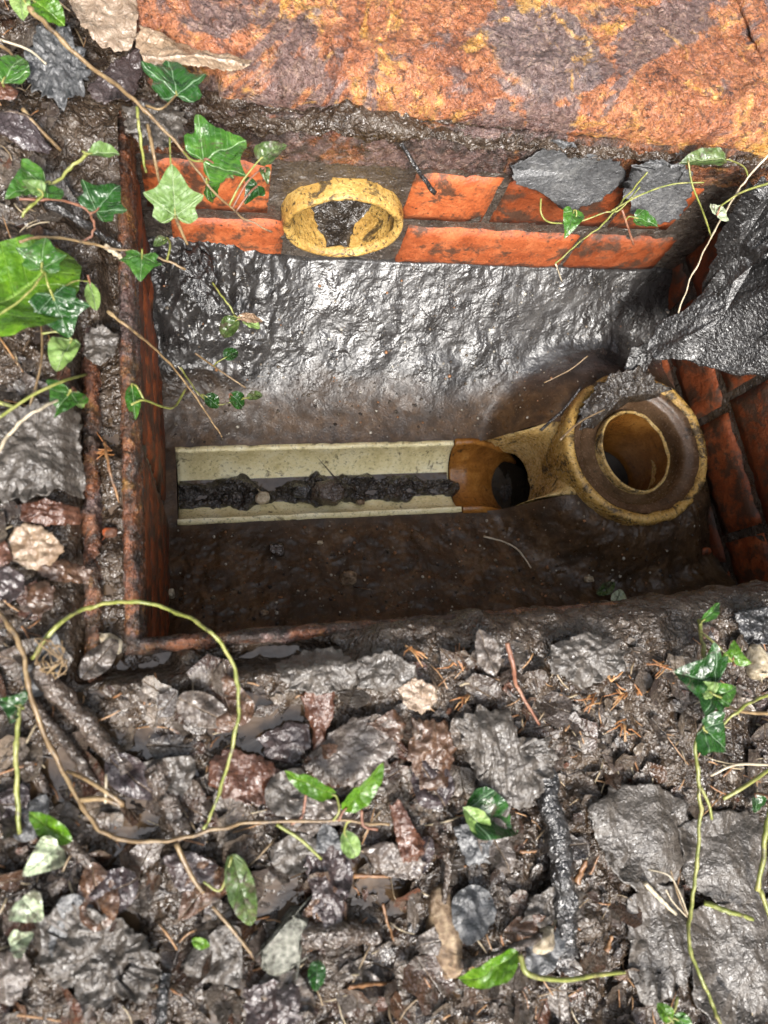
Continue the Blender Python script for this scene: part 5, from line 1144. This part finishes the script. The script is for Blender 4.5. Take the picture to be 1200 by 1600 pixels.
vine('long pale twig from the right edge across the black cloth', [(1205, 238, .55), (1170, 275, .57), (1140, 320, .60), (1108, 378, .65), (1082, 430, .69), (1060, 488, .735)], 5, 4, STEM_P, [lf('ivy3', (1120, 336, .60), (1135, 320, .60), GREEN_W, w=1.2, s=51), lf('lance', (1140, 250, .58), (1060, 244, .585), GREEN_O, w=1.1, s=52)], extra=[([(1075, 250, .585), (1082, 290, .60), (1098, 330, .62), (1112, 372, .65)], 4, 4, STEM_G), ([(1205, 285, .56), (1160, 300, .58), (1125, 322, .60)], 5, 4, STEM_G), ([(955, 330, .63), (1000, 305, .62), (1050, 288, .61), (1100, 285, .60)], 4, 3, STEM_G)], seed=18)
# small growth and litter inside the chamber
vine('small sprig with dying leaves on the black benching at left', [(332, 440, .80), (352, 470, .80), (372, 498, .81)], 5, 5, STEM_G, [lf('ovate', (372, 498, .80), (340, 528, .82), GREEN_O, w=1.1, s=53), lf('ovate', (378, 500, .80), (412, 512, .81), GREEN_P, w=.8, s=54), lf('lance', (370, 496, .795), (418, 500, .805), DEAD_TAN, w=.9, s=55)], seed=19)
vine('dim green sprig hanging low at the left end of the benching', [(282, 575, .80), (310, 615, .86), (340, 632, .88), (400, 618, .88)], 4, 3, STEM_G, [lf('ovate', (320, 618, .87), (346, 638, .88), GREEN_D, w=1.2, s=56), lf('ovate', (360, 615, .87), (385, 640, .89), GREEN_D, w=1.1, s=57), lf('lance', (385, 622, .875), (415, 614, .88), GREEN_O, w=1.3, s=58), lf('ovate', (350, 560, .85), (374, 545, .85), GREEN_D, w=1.2, s=59)], extra=[([(305, 552, .84), (345, 580, .87), (384, 606, .88)], 5, 4, STEM_T), ([(278, 572, .82), (300, 600, .85), (310, 618, .86)], 3, 3, STEM_P)], seed=20)
leaf('small pale round leaf on the floor at the near rim', 'ovate', (960, 948, .90), (974, 918, .895), GREEN_W, width=1.3, seed=60)
leaf('small olive leaf beside the pale round leaf at the near rim', 'lance', (932, 928, .90), (968, 908, .895), GREEN_O, width=1.2, seed=61)
stick('straw', 'pale thin straw with a seed head lying on the near benching', 'straw', [(756, 838, .935), (790, 848, .935), (812, 862, .93), (830, 888, .925)], 5, 4, STEM_P, seed=53)
stick('straw', 'thin straw lying on the black benching above the trap', 'straw', [(850, 598, .88), (890, 578, .865), (918, 556, .85)], 3, 3, STEM_T, seed=54)
stick('twig', 'dark twigs end on the socket rim of the trap', 'twig', [(875, 688, .845), (905, 660, .84), (945, 640, .835)], 6, 3, STEM_T, seed=55)
stick('twig', 'dark twig across the far left side of the round socket', 'twig', [(845, 672, .88), (880, 640, .86), (908, 605, .85)], 8, 5, BARK_B, seed=56)
stick('twig', 'brown and orange twig standing up at the near rim', 'twig', [(792, 1005, .03), (802, 1040, .03), (806, 1068, .022), (814, 1085, .02), (842, 1132, .012)], 7, 4, STEM_R, seed=57)

TG = 'flattened leaves trodden into the near mud'
rl = random.Random(5); used_labels = set()
MARKS = [(442, 1468, 'the grey wedge stone'), (770, 1185, 'the pleated slate grey rag'), (870, 1340, 'the thick black stick'), (525, 1225, 'the pair of bright green leaves'), (150, 1480, 'the twisted grey rag'), (365, 1120, 'the arching green shoot'), (125, 1125, 'the thick brown stick'), (530, 1460, 'the stubby mud coated stick'), (700, 1455, 'the long cream and brown stone'), (760, 1525, 'the bright curved leaf'), (382, 1400, 'the olive muddy leaf'), (75, 1285, 'the narrow bright leaf'), (380, 1210, 'the russet flat leaf'), (780, 1285, 'the dark green rolled leaf'), (1110, 1080, 'the ivy on the right'), (815, 1070, 'the standing brown twig'), (910, 1035, 'the grey smeared lump')]
TINTED = [(DEAD_BROWN, 'brown'), (DEAD_GREY, 'mottled grey'), (DEAD_PURPLE, 'plum black'), (RAG_GREY, 'muddy grey'), (RAG_BLUE, 'slate grey')]
for i in range(48):
    px = 40 + (i % 8) * 125 + rl.uniform(-55, 55); py = 1070 + (i // 8) * 92 + rl.uniform(-40, 40)
    if px > 900 and py > 1230: px -= 420
    a_ = rl.uniform(0, 6.28); L_ = rl.uniform(75, 125); hh_ = rl.uniform(.012, .016); mt, cn = rl.choice(TINTED); wd_ = rl.uniform(.75, 1.3)
    cx_, cy_ = px + L_ * .5 * math.cos(a_), py + L_ * .5 * math.sin(a_); mk = min(MARKS, key=lambda q: (q[0] - cx_) ** 2 + (q[1] - cy_) ** 2)
    if (mk[0] - cx_) ** 2 + (mk[1] - cy_) ** 2 > 130 ** 2: continue
    side = ('right of' if cx_ > mk[0] else 'left of') if abs(cx_ - mk[0]) > abs(cy_ - mk[1]) else ('below' if cy_ > mk[1] else 'above')
    lb = '%s %s flat leaf in the mud %s %s' % (('broad' if wd_ > 1 else 'slim'), cn, side, mk[2])
    key_ = (cn, mk[2])
    if key_ in used_labels: continue
    used_labels.add(key_)
    leaf(lb, rl.choice(['ovate', 'ovate', 'arrow']), (px, py, hh_), (px + L_ * math.cos(a_), py + L_ * math.sin(a_), hh_ + rl.uniform(-.003, .003)), mt, name='dead_leaf', group=TG, width=wd_, fold=rl.uniform(-.15, .08), arch=rl.uniform(-.05, .08), wave=.05, seed=100 + i)

# ================================================================== UNCOUNTABLE LITTER
def inside(x, y):
    for P in SHEETS:
        a = P[::4]; c = a.mean(0)
        if abs(x - c[0]) > 0.08 or abs(y - c[1]) > 0.08: continue
        b = np.roll(a, -1, 0)
        cr = ((a[:, 1] > y) != (b[:, 1] > y)) & (x < (b[:, 0] - a[:, 0]) * (y - a[:, 1]) / (b[:, 1] - a[:, 1] + 1e-12) + a[:, 0])
        if cr.sum() % 2: return True
    return False
def ok(x, y):
    if inside(x, y) and random.random() < 0.93: return False
    if -0.115 < x and y > 0.005 and x < 0.72 and y < 0.55: return False
    if y > 0.515 and x > -0.085: return False
    return True
def scatter(n, lo=(-0.19, -0.35), hi=(0.68, 0.72)):
    out = []
    while len(out) < n:
        x = random.uniform(lo[0], hi[0]); y = random.uniform(lo[1], hi[1])
        if ok(x, y): out.append((x, y))
    return out
TINTS = [(0.045, 0.034, 0.027), (0.08, 0.066, 0.058), (0.13, 0.115, 0.10), (0.05, 0.027, 0.017), (0.085, 0.048, 0.029), (0.035, 0.027, 0.024), (0.05, 0.043, 0.041), (0.21, 0.18, 0.145), (0.10, 0.045, 0.027), (0.06, 0.05, 0.045)]
bag = Bag()
pts_ = scatter(2100); hz_ = H(*np.array(pts_).T)
for i, (x, y) in enumerate(pts_):
    sz = random.choice([0.0022, 0.003, 0.004, 0.005, 0.007, 0.010, 0.015]) * random.uniform(.8, 1.4); n = 12
    if x > 0.3 and y > -0.28: sz *= 0.7
    ang = np.linspace(0, 2 * np.pi, n, endpoint=False); rr = sz * (0.75 + 0.5 * RNG.random(n)); el = random.uniform(.45, 1)
    rot = random.uniform(0, 6.28); z0 = float(hz_[i]) + random.uniform(0.0005, .004); tx, ty = random.gauss(0, .42), random.gauss(0, .42); cu = random.uniform(-18, 30)
    V = [(0, 0, 0)]
    for s in (.5, 1):
        for k in range(n): V.append((rr[k] * math.cos(ang[k]) * s, rr[k] * math.sin(ang[k]) * s * el, 0))
    V = np.array(V); V[:, 2] = cu * V[:, 1] ** 2 + 0.08 * sz * RNG.normal(size=len(V)) * 1.2
    c, s_ = math.cos(rot), math.sin(rot); xx = V[:, 0] * c - V[:, 1] * s_; yy = V[:, 0] * s_ + V[:, 1] * c
    W = np.stack([x + xx, y + yy, z0 + V[:, 2] + tx * xx + ty * yy], -1)
    Fc = [(0, 1 + k, 1 + (k + 1) % n) for k in range(n)] + [(1 + k, 1 + n + k, 1 + n + (k + 1) % n, 1 + (k + 1) % n) for k in range(n)]
    t = random.choice(TINTS); f = random.uniform(.7, 1.3)
    bag.add(W, Fc, tuple(q * f for q in t), uv=np.stack([V[:, 1] / sz, V[:, 0] / sz + 1], -1) * .5)
o = obj('leaf_litter', bag.mesh('leaf_litter', LITTER)); o['kind'] = 'stuff'; o['label'] = 'scraps of rotten leaf trodden into the mud'; o['category'] = 'leaf litter'
bag = Bag()
pts_ = scatter(1100); hz_ = H(*np.array(pts_).T)
for i, (x, y) in enumerate(pts_):
    L = random.choice([.008, .012, .018, .03]) * random.uniform(.7, 1.3); a = random.uniform(0, 6.28); b = random.uniform(-.5, .5)
    P = []
    for t in (-.5, -.17, .17, .5):
        px_, py_ = x + L * t * math.cos(a + b * t), y + L * t * math.sin(a + b * t); P.append((px_, py_, 0))
    P = np.array(P); P[:, 2] = np.linspace(hz_[i] + .004, hz_[i] + .001 + random.uniform(-.002, .004), 4)
    V, Fc = tube(P, np.array([.8, 1, 1, .5]) * random.uniform(.0003, .0009), 5)
    bag.add(V, Fc, random.choice([(0.36, 0.20, 0.09), (0.28, 0.13, 0.05), (0.12, 0.08, 0.05), (0.05, 0.04, 0.035), (0.42, 0.34, 0.22), (0.30, 0.22, 0.13)]))
# conifer needle sprays
for (px, py) in ((715, 1040), (730, 1085), (955, 1065), (975, 1085), (1000, 1085), (975, 1130), (640, 1010), (930, 1090), (1170, 960), (1185, 985), (170, 705), (235, 1060), (1040, 1040)):
    c = gp(px, py, .004); a0 = random.uniform(0, 6.28)
    for k in range(7):
        a = a0 + random.gauss(0, .5); L = random.uniform(.008, .02); e = c + np.array([math.cos(a) * L, math.sin(a) * L, random.uniform(0, .006)])
        V, Fc = tube(np.array([c + RNG.normal(size=3) * .002, (c + e) / 2 + RNG.normal(size=3) * .001, e]), [.0006, .0006, .0003], 5); bag.add(V, Fc, random.choice([(0.45, 0.20, 0.07), (0.36, 0.15, 0.05), (0.5, 0.28, 0.12)]))
# grit on the benching
def blob(c, r, seed):
    rg = np.random.default_rng(seed); V = []; Fc = []
    n, mm = 7, 4
    for i in range(mm + 1):
        th = math.pi * i / mm
        for j in range(n):
            ph = 2 * math.pi * j / n; k = r * (1 + rg.uniform(-.25, .25)); V.append((c[0] + k * math.sin(th) * math.cos(ph), c[1] + k * math.sin(th) * math.sin(ph), c[2] + k * .7 * math.cos(th)))
    for i in range(mm):
        for j in range(n): Fc.append((i * n + j, (i + 1) * n + j, (i + 1) * n + (j + 1) % n, i * n + (j + 1) % n))
    return np.array(V), Fc
o = obj('twig_litter', bag.mesh('twig_litter', LITWOOD)); o['kind'] = 'stuff'; o['label'] = 'short straws, needles and twig bits strewn over the mud'; o['category'] = 'twig litter'
bag = Bag(); k = 0
while k < 900:
    x = random.uniform(XL + .01, 0.66); y = random.uniform(YN + .01, YF - .01)
    if CH_Y0 - .006 < y < CH_Y1 + .006 and x < .5 or math.hypot(x - RING[0], y - RING[1]) < .115: continue
    if y > .40 and random.random() < .6: continue
    r = random.choice([.0008, .0011, .0015, .0022]) * random.uniform(.7, 1.2)
    V, Fc = blob((x, y, float(B(x, y)) + r * .3), r, k); bag.add(V, Fc, random.choice([(.10, .075, .05), (.04, .03, .024), (.03, .024, .02), (.5, .46, .38), (.30, .14, .06), (.22, .18, .13), (.06, .045, .03)])); k += 1
o = obj('grit', bag.mesh('grit', LITWOOD)); o['kind'] = 'stuff'; o['label'] = 'grit and crumbs scattered over the benching'; o['category'] = 'grit'
